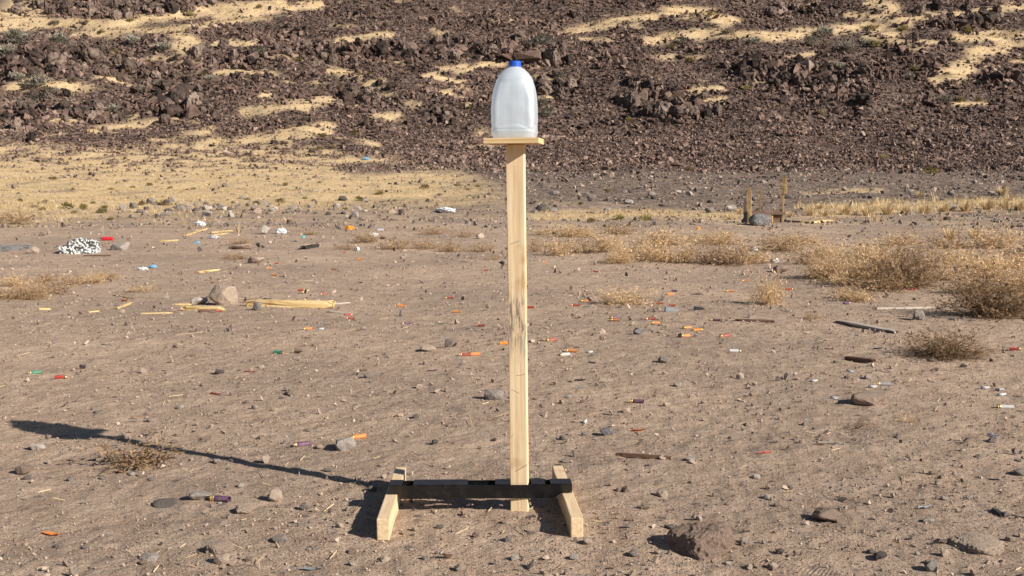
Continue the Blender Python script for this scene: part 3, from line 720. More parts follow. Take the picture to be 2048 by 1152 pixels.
stone_at(1737, 812, 72, 25, 'pink', 'flat reddish brown rock with pale edge beside dry twigs', k=4)
stone_at(550, 1004, 30, 23, 'tan', 'pale tan angular stone casting a small shadow near the left rail', k=5)
stone_at(1650, 1047, 58, 24, 'pink', 'oblong grey pink rock with a split end', k=6)
stone_at(1955, 1107, 110, 20, 'tan', 'low rough crumbly lump of rock half sunk in dirt', sink=.5, k=11)
stone_at(1862, 1144, 34, 22, 'dark', 'dark wedge shaped stone with a sunlit face', k=8)
stone_at(1760, 1120, 28, 13, 'dark', 'small rounded blue grey stone beside a rough lump', k=1)
stone_at(50, 950, 36, 15, 'pink', 'reddish brown wedge stone lying alone left of the twig plant', k=3)
stone_at(150, 922, 30, 15, 'pink', 'orange pink stone lying left of the small twig plant', k=0)
stone_at(448, 611, 52, 41, 'tan', 'big upright tan and grey boulder behind the yellow splintered wood', name='boulder', k=9, sink=.08)
stone_at(398, 610, 36, 15, 'grey', 'low grey rock leaning beside the big tan boulder', k=1)
stone_at(515, 621, 16, 19, 'dark', 'small pointed slate grey stone in front of the yellow plank', k=4, sink=.1)
stone_at(1836, 640, 24, 20, 'grey', 'round grey stone below the straight grey pole', k=5)
stone_at(240, 501, 34, 16, 'grey', 'rounded grey rock right of the white foam block', k=2)
stone_at(66, 507, 28, 12, 'pink', 'flat orange brown rock at the tip of the charred log', k=6)
stone_at(482, 499, 48, 10, 'pink', 'long flat orange pink rock among the scattered rubbish', k=7)
stone_at(530, 469, 36, 24, 'grey', 'lumpy grey rock beside the white plastic scrap', k=0)
stone_at(512, 527, 36, 13, 'pink', 'flat pinkish slab with a grey end behind the dirt clearing', k=3)
stone_at(685, 402, 18, 10, 'dark', 'lone rounded blue grey rock out on the golden grass', k=5, sink=.1)
stone_at(1520, 452, 42, 25, 'lichen', 'speckled grey rounded boulder in front of the shot up frame', name='boulder', k=2)
stone_at(960, 478, 20, 12, 'tan', 'pale rounded stone just left of the post', k=8)
stone_at(1082, 424, 20, 14, 'dark', 'dark angular rock right of the post on the far flat', k=9)
stone_at(1108, 391, 24, 9, 'dark', 'low dark rock far out on the stony flat right of the post', k=3)
stone_at(803, 430, 12, 13, 'dark', 'upright dark stone on the far edge of the clearing', k=4)
stone_at(1562, 545, 34, 14, 'pink', 'flat pinkish rock at the front of the brush belt', k=1)
stone_at(1275, 670, 20, 13, 'lichen', 'pale crumpled looking stone among the orange shells', k=6)
stone_at(897, 698, 16, 17, 'dark', 'dark leaning stone chip casting a shadow left of the post', k=7, sink=.1)
stone_at(855, 704, 34, 12, 'tan', 'flat tan stone beside a dark leaning chip', k=5)
stone_at(1326, 727, 24, 13, 'dark', 'dark folded looking chip of rock on open dirt', k=8)
stone_at(690, 903, 42, 26, 'grey', 'grey stone with a black shadowed side below an orange shell', k=2)
stone_at(585, 792, 20, 13, 'tan', 'small pale round topped stone on open dirt left of post', k=9)
stone_at(988, 800, 38, 19, 'grey', 'crumbling grey clod just left of the post', k=4)
stone_at(440, 1112, 62, 22, 'pink', 'flat pinkish half buried stone in the lower left dirt', sink=.55, k=12)
stone_at(1326, 925, 34, 11, 'tan', 'flat pale stone touching the brown stick', k=0)
stone_at(1213, 872, 26, 15, 'lichen', 'pale jagged stone below a white plastic wad', k=3)
grp = 'loose stones on the dirt clearing'
STONE = {'tan': 'small loose sandy tan stone lying on the bare dirt of the clearing', 'grey': 'small loose pale grey stone lying on the bare dirt of the clearing',
         'dark': 'small loose dark grey stone lying on the bare dirt of the clearing', 'pink': 'small loose reddish stone lying on the bare dirt of the clearing'}
for (px, py, w, h, m) in [(400,1003,46,14,'grey'),(490,1030,46,18,'tan'),(332,1013,46,9,'dark'),(608,1022,18,14,'grey'),(632,1026,16,12,'tan'),(560,1088,32,14,'grey'),
    (300,1124,40,12,'grey'),(444,1132,30,18,'tan'),(75,899,28,12,'grey'),(735,758,16,11,'grey'),(1220,977,18,11,'tan'),(1325,992,24,13,'tan'),(1240,985,14,8,'tan'),(1123,806,10,9,'tan'),
    (440,749,18,8,'dark'),(1537,979,13,9,'tan'),(1580,980,12,9,'grey'),(1380,928,20,8,'grey'),(1255,1060,28,10,'dark'),(1290,1022,20,9,'pink'),(2012,1037,20,10,'dark'),(2040,952,26,12,'dark'),
    (1880,958,22,9,'tan'),(1985,888,34,10,'grey'),(1560,1110,18,10,'dark'),(1500,1142,26,12,'tan'),(1545,1136,20,12,'tan'),(2020,1085,20,9,'tan'),(1855,1050,22,10,'grey'),(240,883,20,7,'tan'),
    (205,960,14,7,'grey'),(280,955,18,9,'tan'),(655,945,20,8,'grey'),(1480,760,16,10,'tan'),(1355,775,18,9,'grey'),(1168,870,12,7,'grey'),(870,893,14,9,'dark'),(745,985,22,10,'grey'),
    (1080,935,14,8,'dark'),(1130,925,20,6,'grey'),(830,1065,14,10,'tan'),(880,1060,16,8,'dark'),(950,1075,14,9,'pink'),(1175,1090,22,11,'tan'),(1030,1120,18,9,'grey'),(770,1120,22,10,'tan'),
    (850,1118,12,7,'grey'),(920,1140,24,11,'tan'),(680,1060,16,8,'tan'),(1008,1050,12,7,'tan')]:
    stone_at(px, py, w, h, m, STONE[m], grp + ' ' + m)
for i in range(120):
    py = random.uniform(640, 1140); px = random.uniform(10, 2040)
    if 650 < px < 1200 and 920 < py < 1090: continue
    w = random.uniform(8, 17) * (.7 + .5 * (py - 640) / 500)
    stone_at(px, py, w, w * random.uniform(.4, .7), (m := random.choice(('tan', 'tan', 'grey', 'grey', 'dark', 'pink'))), STONE[m], grp + ' ' + m)
# stony ridge beyond the clearing
for i in range(70):
    t = random.random(); px = 240 + 480 * t + random.gauss(0, 25); py = 430 - 12 * math.sin(t * 3.1) + random.gauss(0, 9)
    if i < 24: px = 430 + random.gauss(0, 50); py = 425 + random.gauss(0, 8)
    w = random.uniform(7, 17)
    stone_at(px, py, w, w * random.uniform(.45, .8), (m := random.choice(('grey', 'dark', 'dark', 'dark'))), {'grey': 'pale grey', 'dark': 'dark grey', 'lichen': 'speckled grey'}[m] + ' rock in the low stony ridge bordering the golden grass', 'rocks of the low stony ridge', sink=.32)
for i in range(70):
    px = random.uniform(1060, 2060); py = random.uniform(352, 428); w = random.uniform(7, 18) * (.6 + (py - 350) / 90)
    stone_at(px, py, w, w * random.uniform(.4, .65), (m := random.choice(('dark', 'dark', 'grey'))), ('dark' if m == 'dark' else 'pale grey') + ' rock scattered on the grey stony flat below the hill', 'rocks on the stony flat ' + m)

# boulders of the hill: those that show largest
def build_boulders():
    spots = []
    tries = 0
    while len(spots) < 268 and tries < 6000:
        tries += 1
        pts, hw = random.choice(ROCKY); i = random.randrange(len(pts) - 1); t = random.random()
        px = pts[i][0] + t * (pts[i + 1][0] - pts[i][0]) + random.gauss(0, hw * .8); py = pts[i][1] + t * (pts[i + 1][1] - pts[i][1]) + random.gauss(0, hw * .55)
        w = random.uniform(13, 25) * (1 + .6 * random.random() ** 4)
        if any(abs(px - q[0]) < .42 * (w + q[2]) and abs(py - q[1]) < .3 * (w + q[2]) for q in spots): continue
        spots.append((px, py, w))
    spots += [(110, 135, 46), (185, 128, 50), (200, 150, 30), (130, 225, 34), (335, 222, 34), (382, 218, 40), (30, 262, 34), (60, 225, 30), (318, 180, 34), (760, 112, 44), (815, 112, 36), (1272, 215, 46), (1296, 230, 34),
              (1325, 232, 36), (1355, 236, 34), (1385, 236, 34), (1412, 236, 28), (1090, 190, 34), (1105, 125, 36), (1570, 165, 30), (1660, 172, 28), (1980, 50, 40), (1950, 52, 34), (310, 24, 30), (230, 38, 26), (690, 205, 28), (895, 240, 26), (1840, 30, 26)]
    for px, py, w in spots:
        p = P(px, py); s = ppm(p); d = w / s
        o = rock_obj('boulder', random.choice(boulder_me), 'boulder')
        o.scale = (d * random.uniform(.9, 1.1), d * random.uniform(.8, 1.1), d * random.uniform(.9, 1.3))
        o.rotation_euler = (random.uniform(-.35, .35), random.uniform(-.35, .35), random.uniform(0, 6.28))
        o.location = (p.x, p.y + d * .12, p.z + d * .27)
        tag(o, ('huge' if w > 33 else 'big' if w > 22 else 'medium sized') + ' dark brown volcanic block ' + ('beside a dry grass patch on the hillside' if max(masks(p.x + np.array([-d, d, 0, 0]) * 1.3, p.y + np.array([0, 0, -d, d]) * 1.3, H(p.x + np.array([-d, d, 0, 0]) * 1.3, p.y + np.array([0, 0, -d, d]) * 1.3))[0]) > .45 else 'jutting from the rubble hillside'), 'boulder', 'boulders of the hillside outcrops')
build_boulders()

# ================================================================== BRUSH
def twig_mesh(seed, n_stems, size=1.0, flat=.6, curl=.5, leafy=2, width=.006, fan=1.25):
    """a dry bush 1 m across: wiry stems that fork, ribbons with tiny husks"""
    r = random.Random(seed); V = []; Fc = []; T = []
    def strip(pts, w0, w1, t):
        k0 = len(V); n = len(pts)
        side = Vector((r.gauss(0, 1), r.gauss(0, 1), r.gauss(0, 1))).normalized()
        for i, p in enumerate(pts):
            w = w0 + (w1 - w0) * i / (n - 1); V.append(p - side * w); V.append(p + side * w); T.extend((t, t))
        for i in range(n - 1):
            a = k0 + 2 * i; Fc.append((a, a + 1, a + 3)); Fc.append((a, a + 3, a + 2))
    def grow(p, d, L, w, depth):
        pts = [p.copy()]; n = 4
        for i in range(n):
            d = (d + Vector((r.gauss(0, 1), r.gauss(0, 1), r.gauss(0, .8))) * curl * .38).normalized()
            p = p + d * L / n
            if p.z < .01: p.z = .01 + r.random() * .02; d.z = abs(d.z)
            pts.append(p.copy())
        t = min(1, max(0, r.gauss(.35 + .25 * depth, .2)))
        strip(pts, w, w * .5, t)
        if depth < 2:
            for k in range(3 if depth == 0 else 2):
                q = pts[r.randrange(1, n + 1)]
                dd = (d + Vector((r.gauss(0, 1), r.gauss(0, 1), r.gauss(.1, .8))) * .75).normalized()
                grow(q, dd, L * r.uniform(.45, .75), w * .6, depth + 1)
        for k in range(leafy):
            q = pts[r.randrange(1, n + 1)] + Vector((r.gauss(0, 1), r.gauss(0, 1), r.gauss(0, 1))) * .012
            a = len(V); s = width * r.uniform(1.2, 2.6)
            for j in range(3): V.append(q + Vector((r.gauss(0, 1), r.gauss(0, 1), r.gauss(0, 1))) * s); T.append(min(1, max(0, r.gauss(.75, .25))))
            Fc.append((a, a + 1, a + 2))
    for i in range(n_stems):
        a = r.uniform(0, 2 * math.pi); e = r.uniform(.05, 1.0) ** .8 * fan
        d = Vector((math.cos(a) * math.cos(e), math.sin(a) * math.cos(e), math.sin(e) * flat + .05)).normalized()
        b = Vector((r.gauss(0, .09), r.gauss(0, .09), .0))
        grow(b, d, r.uniform(.26, .46), width, 0)
    V = np.array([v[:] for v in V]) * size
    return np_mesh('bush', V, np.array(Fc), None, np.array(T))
bush_me = [twig_mesh(3, 44, flat=.8, width=.0075), twig_mesh(4, 55, flat=1.1, fan=1.4, width=.0075), twig_mesh(5, 38, flat=.55, width=.0075), twig_mesh(6, 130, flat=.9, curl=.8), twig_mesh(7, 36, flat=1.3, fan=1.45, curl=.4)]
sparse_me = [twig_mesh(21, 24, flat=.9, width=.013, curl=.6), twig_mesh(22, 26, flat=.35, width=.010, curl=.7)]
_bm = {}
def bush_at(px, py, wpx, hpx, label, group=None, k=None, mat='twig', name='dry_bush', pool=None, cat='bush'):
    p = P(px, py); s = ppm(p); w = wpx / s; h = hpx / s
    pool = pool or bush_me; k = random.randrange(len(pool)) if k is None else k
    key = (pool[k].name, mat)
    if key not in _bm:
        me = pool[k].copy(); me.materials.clear(); me.materials.append(M[mat]); _bm[key] = me
    me = _bm[key]
    co = np.empty(len(me.vertices) * 3, dtype=np.float32); me.vertices.foreach_get('co', co); co = co.reshape(-1, 3)
    o = bpy.data.objects.new(name, me); C.objects.link(o)
    dx = np.percentile(co[:, 0], 98) - np.percentile(co[:, 0], 2); dz = np.percentile(co[:, 2], 98)
    o.scale = (w / dx, w / dx, h / dz); o.rotation_euler = (0, 0, random.uniform(0, 6.28))
    y = p.y + .3 * w; o.location = (p.x * y / p.y, y, Hf(p.x * y / p.y, y) - .012)
    tag(o, label, cat, group); return o
bush_at(1252, 611, 135, 40, 'low spreading tan tumbleweed with orange shells at its left edge', k=0)
bush_at(1537, 611, 70, 58, 'small upright rounded dry bush standing alone before the brush belt', k=1)
bush_at(1888, 720, 165, 54, 'brown tumbleweed with a dark stick at its left foot', k=3, mat='twigbrown')
bush_at(1985, 640, 190, 85, 'dense dark brown bush at the clearing edge above the round grey stone', k=3, mat='twigbrown')
bush_at(2085, 625, 120, 80, 'dry bush growing against the dense dark brown one', k=1, mat='twigdark')
bush_at(283, 942, 120, 56, 'small sparse dry twig plant beside the long post shadow', k=0, pool=sparse_me, mat='twigbrown', name='twig_plant', cat='plant')
bush_at(1715, 862, 80, 22, 'flat scatter of broken dry twigs by the reddish rock', k=1, pool=sparse_me, mat='twigbrown', name='dead_twigs', cat='twigs')
bush_at(1820, 845, 80, 18, 'wispy pale dry stalks lying right of the reddish rock', k=1, pool=sparse_me, mat='twig', name='dead_twigs', cat='twigs')
bush_at(1810, 580, 140, 76, 'tall brown bush standing thick in the brush belt', k=3, mat='twigbrown')
bush_at(1625, 640, 50, 22, 'little reddish brown weed beside a dark flat stick', k=2, mat='twigdark')
bush_at(1715, 605, 95, 34, 'low tan weed in front of the brush belt near purple shell', k=0)
g = 'bushes of the tan brush belt'; lab = 'tan wiry dry bush in the brush belt'
for (px, py, wd, hh) in [(1075,505,60,36),(1120,512,70,44),(1165,508,80,40),(1215,505,80,44),(1255,515,70,40),(1300,525,95,50),(1355,528,110,55),(1410,530,90,48),(1460,532,100,52),(1515,528,100,46),
    (1330,492,110,36),(1430,490,110,32),(1560,505,100,40),(1615,530,90,46),(1660,560,100,56),(1700,575,110,62),(1750,560,120,66),(1650,515,100,38),(1730,520,110,44),(1820,530,130,60),(1880,565,120,66),
    (1925,540,120,70),(1970,560,130,72),(2020,540,120,80),(1990,500,120,60),(1900,500,120,48),(2045,590,110,70),(1150,475,90,26),(1240,470,90,26),(1090,470,70,22),(1940,590,100,46),(1600,490,90,26),(1800,492,100,30),
    (1775,585,90,48),(2090,560,120,80),(2100,510,120,60),(1240,528,70,26),(1690,600,80,30)]:
    m_ = random.choice(('twig', 'twig', 'twigdark')); z_ = 'low' if hh < 40 else 'tall' if hh > 62 else 'mid height'; bush_at(px, py, wd, hh * (.8 if px > 1840 else .92), f'{z_} ' + (lab if m_ == 'twig' else 'brown wiry dry bush among the tan ones of the brush belt'), g, mat=m_)
g = 'weeds left of the clearing'; lab = 'low wiry dry weed in the patch left of the clearing'
for (px, py, wd, hh) in [(15,600,90,32),(60,602,80,34),(105,590,80,38),(30,575,80,26),(150,572,70,34),(190,568,60,26),(90,565,60,20),(215,560,50,18),(285,585,70,14),(-30,600,80,40)]:
    bush_at(px, py, wd, hh, lab, g, mat=random.choice(('twig', 'twigdark')))
g = 'thin weeds at the back of the clearing'; lab = 'thin brown weed at the back edge of the clearing'
for (px, py, wd, hh) in [(730,487,70,26),(790,500,80,34),(850,500,70,28),(900,505,60,24),(690,500,50,14),(470,520,70,14),(480,490,60,16),(620,470,50,10),(30,450,70,34),(960,505,60,24),(985,520,40,14),(870,470,60,18),(930,475,50,18)]:
    bush_at(px, py, wd, hh, lab, g, mat='twigdark', pool=[bush_me[0], bush_me[2], bush_me[4]])

def leaf_mesh(seed, n=260):
    r = random.Random(seed); V = []; Fc = []; T = []
    lobes = [(Vector((r.gauss(0, .11), r.gauss(0, .11), r.uniform(.12, .26))), r.uniform(.18, .3)) for _ in range(6)]
    for i in range(n):
        c, q = r.choice(lobes); q = max(q, c.z * .95); d = Vector((r.gauss(0, 1), r.gauss(0, 1), r.gauss(0, 1))).normalized() * q * r.uniform(.5, 1.05)
        p = c + d; p.z = max(p.z, .0); a = len(V)
        u = (d.normalized() + Vector((0, 0, .8))).normalized(); s = u.orthogonal().normalized() * r.uniform(.02, .05)
        V += [p - s, p + s, p + u * r.uniform(.08, .18)]; Fc.append((a, a + 1, a + 2)); t = min(1, max(0, r.gauss(.5, .28))); T += [t] * 3
    for i in range(8):
        c, q = r.choice(lobes); a = len(V); s = Vector((.012, 0, 0)); V += [-s, s, c]; Fc.append((a, a + 1, a + 2)); T += [0.] * 3
    return np_mesh('sagebrush', np.array([v[:] for v in V]), np.array(Fc), None, np.array(T))
leaf_me = [leaf_mesh(k) for k in (1, 2, 3, 4)]
g = 'sagebrush on the hillside'; lab = 'round grey green sagebrush growing among the hillside rubble'
for (px, py, wd) in [(670,8,44),(30,90,40),(12,118,34),(110,54,18),(120,88,32),(265,92,28),(325,108,30),(85,175,36),(60,182,34),(150,168,24),(35,165,26),(95,195,30),(280,190,22),(60,210,26),(645,115,20),(200,105,18),
    (1085,96,38),(1080,215,28),(1090,240,28),(1455,70,20),(1365,90,22),(1505,92,20),(1645,85,34),(1620,92,26),(1695,105,30),(1735,95,28),(1680,140,22),(1885,210,28),(1815,160,20),(1060,165,20),(420,165,20),(520,110,18),(225,228,24),(250,240,20),(1120,160,26),(1000,98,20)]:
    bush_at(px, py, wd, wd * .62, lab, g, pool=leaf_me, mat='sage', name='sagebrush', cat='bush')
g = 'yellow green shrubs on the hillside'; lab = 'small yellow olive shrub growing on the rocky hillside'
for (px, py, wd) in [(258,148,20),(408,155,14),(322,208,16),(740,152,14),(232,108,14),(1745,98,24),(1345,99,16),(1380,128,16),(1490,182,18),(1922,207,18),(1955,205,14),(1640,232,16),(710,272,14),(1260,245,14),(645,275,14),(600,125,14),(1830,145,16),(1745,62,22),(1805,66,18),
    (640,300,12),(665,298,14),(855,185,10),(262,46,14),(205,68,12),(380,34,16),(1420,32,12),(1885,50,12),(1770,320,16),(1862,348,24),(1380,342,12),(940,220,12),(520,18,14),(1935,68,18)]:
    bush_at(px, py, wd, wd * .6, lab, g, pool=leaf_me, mat='olive', name='yellow_shrub', cat='shrub')
g = 'small shrubs on the golden plain'; lab = 'tiny olive shrub dotted on the golden grass plain'
for (px, py, wd) in [(136,417,20),(168,418,18),(205,426,18),(86,421,14),(70,415,12),(40,404,12),(90,405,10),(285,411,16),(326,411,22),(210,417,12),(186,407,9),(148,427,12),(222,440,12),(110,360,12),(145,381,9),(222,380,12),(300,372,10),(340,378,10),(386,379,10),(265,376,10),(440,358,8),
    (510,352,8),(570,372,12),(640,366,8),(760,390,16),(720,402,16),(850,378,16),(915,372,12),(955,375,12),(880,392,12),(935,380,9),(690,420,10),(560,405,14),(515,410,14),(495,400,10),(610,398,10),(790,403,10),(1240,440,18),(1290,442,22),(1345,440,16),(1180,445,16),(1160,410,10),(1215,385,10)]:
    bush_at(px, py, wd, wd * .6, lab, g, pool=leaf_me, mat='olive', name='plain_shrub', cat='shrub')
g = 'straw coloured grass clumps on the right'; lab = 'straw coloured grass clump at the foot of the stony flat'
tuft_big = []
for k in range(3):
    v, f = tuft_proto(500 + k, 130, 1.0, .7); v = v * np.array([.55, .55, .55]); 
    tuft_big.append(np_mesh('tuft', v, f, None, np.repeat(np.random.default_rng(k).uniform(.2, 1, len(f)), 3)))
for (px, py, wd) in [(1620,432,30),(1650,434,26),(1690,430,36),(1735,432,34),(1775,430,40),(1810,428,30),(1850,428,38),(1890,424,30),(1930,424,36),(1975,420,40),(2010,418,30),(2040,422,36),(1580,435,22),(1900,480,46),(1950,478,40),(1640,418,20),(1480,428,20),(1460,440,20),(2005,392,34),(1840,395,22)]:
    bush_at(px, py, wd, wd * .7, lab, g, pool=tuft_big, mat='straw', name='grass_clump', cat='grass')

# ================================================================== LUMBER AND STICKS
def ground_stick(name, a, b, wd, th, mat, label, cat='board', lift=.0, ragged=0, group=None, tilt=0):
    """a board lying between two photo points on the ground"""
    A, B = P(*a), P(*b); d = B - A; L = d.length
    bm = box(L, wd, th, min(wd, th) * .12, 7, (0, 0, 0), min(wd, th) * .05)
    if ragged:
        for v in bm.verts:
            if abs(v.co.x) > L * .38:
                v.co.x += random.uniform(-1, .2) * ragged * (1 if v.co.x > 0 else -1); v.co.y *= random.uniform(.4, 1); v.co.z *= random.uniform(.5, 1)
    o = obj(name, bm, M[mat]); o.rotation_mode = 'XYZ'
    o.rotation_euler = (tilt, -math.atan2(d.z, math.hypot(d.x, d.y)), math.atan2(d.y, d.x))
    mid = (A + B) / 2; zs = [Hf(mid.x + d.x * t, mid.y + d.y * t) for t in (-.45, -.2, 0, .2, .45)]
    o.location = (mid.x, mid.y, max(mid.z, sum(zs) / 5 + .002) + th * .40 + lift); tag(o, label, cat, group); return o
ground_stick('wooden_stick', (1231, 914), (1343, 922), .014, .014, 'darkwood', 'dark reddish brown broken stick with pale end on bare dirt', 'stick', ragged=.012)
ground_stick('weathered_board', (1672, 644), (1792, 668), .075, .022, 'old', 'grey weathered board lying at an angle with split end', 'board', ragged=.06)
ground_stick('grey_pole', (1752, 619), (1869, 616), .020, .020, 'old', 'straight slim grey pole lying above the round stone', 'pole')
ground_stick('dark_board', (1470, 642), (1548, 645), .05, .016, 'darkwood', 'dark flat slat lying on dirt beside grey stone', 'board', ragged=.03)
ground_stick('dark_branch', (1690, 718), (1748, 726), .035, .022, 'darkwood', 'dark rotten stick poking from the brown tumbleweed', 'stick', ragged=.02)
ground_stick('yellow_plank', (492, 612), (670, 617), .085, .06, 'yellow', 'long splintered yellow plank right of the big tan boulder', 'plank', ragged=.03)
ground_stick('yellow_plank', (362, 621), (450, 621), .05, .035, 'yellow', 'short splintered yellow plank in front of the big tan boulder', 'plank', ragged=.03)
ground_stick('dark_splinter', (397, 626), (432, 626), .03, .02, 'brownwood', 'brown splinter under the short yellow plank', 'stick', ragged=.01)
ground_stick('grey_splinter', (655, 626), (700, 628), .035, .012, 'old', 'thin grey blue splinter at the end of the long plank', 'stick', ragged=.02)
ground_stick('grey_splinter', (665, 610), (700, 607), .02, .012, 'old', 'thin bent grey splinter behind the long plank end', 'stick', ragged=.02)
ground_stick('dark_shard', (530, 597), (556, 603), .04, .012, 'old', 'dark curved shard behind the long yellow plank', 'stick', ragged=.02)
ground_stick('brown_pencil_stick', (262, 839), (312, 833), .009, .008, 'brownwood', 'thin flat brown stick lying above the long post shadow', 'stick', ragged=.01)
ground_stick('dark_rod', (168, 513), (222, 512), .02, .015, 'darkwood', 'thin dark rod on the dirt in front of the foam block', 'stick')
ground_stick('pale_strip', (1638, 885), (1688, 888), .014, .006, 'old', 'thin flat pale strip lying on the dirt right of the stick', 'stick')
ground_stick('black_bar', (605, 499), (634, 494), .10, .05, 'char', 'dark charred block with raised end at the back of the clearing', 'wood', ragged=.06)
def charred_log():
    A, B = P(-60, 510), P(62, 497); d = B - A; L = d.length; bm = box(L, .22, .13, .02)
    for _ in range(5):
        bmesh.ops.subdivide_edges(bm, edges=[q for q in bm.edges if q.calc_length() > .05], cuts=1); bmesh.ops.triangulate(bm, faces=bm.faces)
    bm.normal_update()
    for v in bm.verts:
        t = (v.co.x / L + .5); k = 1 - .72 * max(0, t - .35) / .65
        n_ = v.normal * (.035 * mnoise.noise(v.co * 7) + .03 * mnoise.noise(v.co * Vector((6, 19, 19)))); v.co.y *= k; v.co.z = (v.co.z + .065) * k - .065 + .10 * max(0, t - .5) ** 2; v.co += n_
    o = obj('charred_log', bm, M['char']); o.rotation_euler = (0, 0, math.atan2(d.y, d.x)); m_ = (A + B) / 2; o.location = (m_.x, m_.y, m_.z + .052)
    tag(o, 'charred grey black log lying left of the foam block', 'log')
charred_log()
for i, (a, b, wd) in enumerate([((232, 618), (262, 607), .03), ((75, 620), (102, 620), .03), ((175, 625), (200, 624), .02), ((345, 611), (385, 610), .03), ((280, 629), (345, 627), .02), ((395, 546), (440, 540), .04),
        ((318, 484), (358, 482), .05), ((370, 474), (415, 459), .06), ((420, 466), (465, 462), .05), ((425, 472), (455, 468), .05), ((395, 447), (410, 440), .06), ((600, 587), (618, 581), .02), ((630, 605), (668, 602), .016), ((270, 600), (225, 590), .012)]):
    ground_stick('wood_splinter', a, b, wd, wd * .5, 'yellow', 'pale yellow wood splinter scattered left of the post', 'splinter', ragged=.02, group='yellow wood splinters')

def build_frame():
    o0 = P(1530, 446); s = ppm(o0)
    root = empty('shot_up_frame', o0); tag(root, 'shot up wooden target frame with splintered uprights on the far flat', 'target frame')
    def up(name, px, top, bot, wpx, mat, y=0.0, jag=True, dpt=.05, lean=0):
        x = (px - 1530) / s; z0 = (446 - bot) / s; z1 = (446 - top) / s; wd = wpx / s
        bm = box(wd, dpt, z1 - z0, .004, 10, (0, 0, (z1 - z0) / 2), wd * .03)
        if jag:
            for v in bm.verts:
                if v.co.z > (z1 - z0) * .93: v.co.x *= random.uniform(.1, .6); v.co.z += random.uniform(-.03, .05)
        o = obj(name, bm, M[mat], root); o.location = (x, y, z0 - (.03 if bot > 438 else 0)); o.rotation_euler = (0, lean, R(-18)); return o
    up('upright', 1497.5, 377, 447, 8.5, 'shot', 0)
    up('upright', 1489.5, 396, 446, 4.5, 'brownwood', .02)
    up('pipe', 1490, 422, 448, 7, 'black', -.06, False, .08)
    up('stake', 1526.5, 378, 446, 3.4, 'shot', .35, True, .03)
    up('upright', 1567, 378, 446, 4.2, 'shot', .1, False, .04)
    up('target_board', 1569, 356, 388, 9, 'shot', .07, True, .02)
    def bar(name, x0, x1, yt, yb, mat, y, tilt=0):
        o = obj(name, box((x1 - x0) / s, .03, (yb - yt) / s, .003, 4, (0, 0, 0), .002), M[mat], root)
        o.location = (((x0 + x1) / 2 - 1530) / s, y, (446 - (yt + yb) / 2) / s); o.rotation_euler = (0, tilt, 0); return o
    bar('crosspiece', 1490, 1570, 423, 429, 'brownwood', .045, .02)
    bar('side_panel', 1548, 1569, 420, 446, 'brownwood', .12)
    bar('bottom_board', 1500, 1566, 440, 446, 'yellow', .16)
    bar('brace', 1540, 1552, 423, 445, 'yellow', .08, .0).scale = (.22, 1, 1)
build_frame()
ground_stick('fallen_board', (1612, 447), (1662, 442), .22, .05, 'yellow', 'long fallen tan board right of the shot up frame', 'board', ragged=.1)
ground_stick('fallen_board', (1556, 443), (1618, 447), .14, .05, 'brownwood', 'dark brown broken board between the frame and the tan board', 'board', ragged=.1)

# ================================================================== LITTER
def cyl(bm, r0, r1, x0, x1, seg=14, cap0=True, cap1=True):
    a = [bm.verts.new((x0, r0 * math.cos(2 * math.pi * k / seg), r0 * math.sin(2 * math.pi * k / seg))) for k in range(seg)]
    b = [bm.verts.new((x1, r1 * math.cos(2 * math.pi * k / seg), r1 * math.sin(2 * math.pi * k / seg))) for k in range(seg)]
    for k in range(seg): bm.faces.new((a[k], a[(k + 1) % seg], b[(k + 1) % seg], b[k]))
    if cap0: bm.faces.new(list(reversed(a)))
    if cap1: bm.faces.new(b)
    bmesh.ops.recalc_face_normals(bm, faces=bm.faces)
def smooth_bm(bm):
    for f in bm.faces: f.smooth = len(f.verts) == 4
    return bm
shell_proto = {}
def shell(color, flat=False):
    key = (color, flat)
    if key in shell_proto: return copy_tree(shell_proto[key])
    root = empty('shotgun_shell', (0, 0, 0)); R0 = .0103
    bm = bmesh.new(); cyl(bm, R0, R0 * 1.02, -.018, .034, 16, False, False); cyl(bm, R0 * .9, R0 * .9, .012, .0339, 16, True, False)
    hull = obj('hull', smooth_bm(bm), M['hull_' + color], root)
    bm = bmesh.new(); cyl(bm, R0 * .88, R0 * .88, .0, .013, 14); obj('hollow', bm, M['hollow'], hull)
    bm = bmesh.new(); cyl(bm, R0 * 1.04, R0 * 1.04, -.0285, -.0175, 16, True, True)
    head = obj('brass_head', smooth_bm(bm), M['brass'], root)
    bm = bmesh.new(); cyl(bm, R0 * 1.16, R0 * 1.16, -.0305, -.0285, 16); obj('rim', smooth_bm(bm), M['brass'], head)
    shell_proto[key] = root; return root
def wad_bm():
    bm = bmesh.new(); seg = 16                        # a plastic cup with slit, slightly flared petals
    for (x0, r0, x1, r1) in ((-.020, .0088, .004, .0092), (.004, .0092, .021, .0108)):
        cyl(bm, r0, r1, x0, x1, seg, x0 < -.01, False)
    cyl(bm, .0078, .0086, -.004, .0205, seg, True, False)
    slit = [f for f in bm.faces if len(f.verts) == 4 and f.calc_center_median().x > .008 and (int(round(math.atan2(f.calc_center_median().z, f.calc_center_median().y) / (2 * math.pi / seg) - .5)) % 4) == 0]
    bmesh.ops.delete(bm, geom=slit, context='FACES')
    bmesh.ops.translate(bm, vec=(0, 0, .0085), verts=bm.verts); return bm
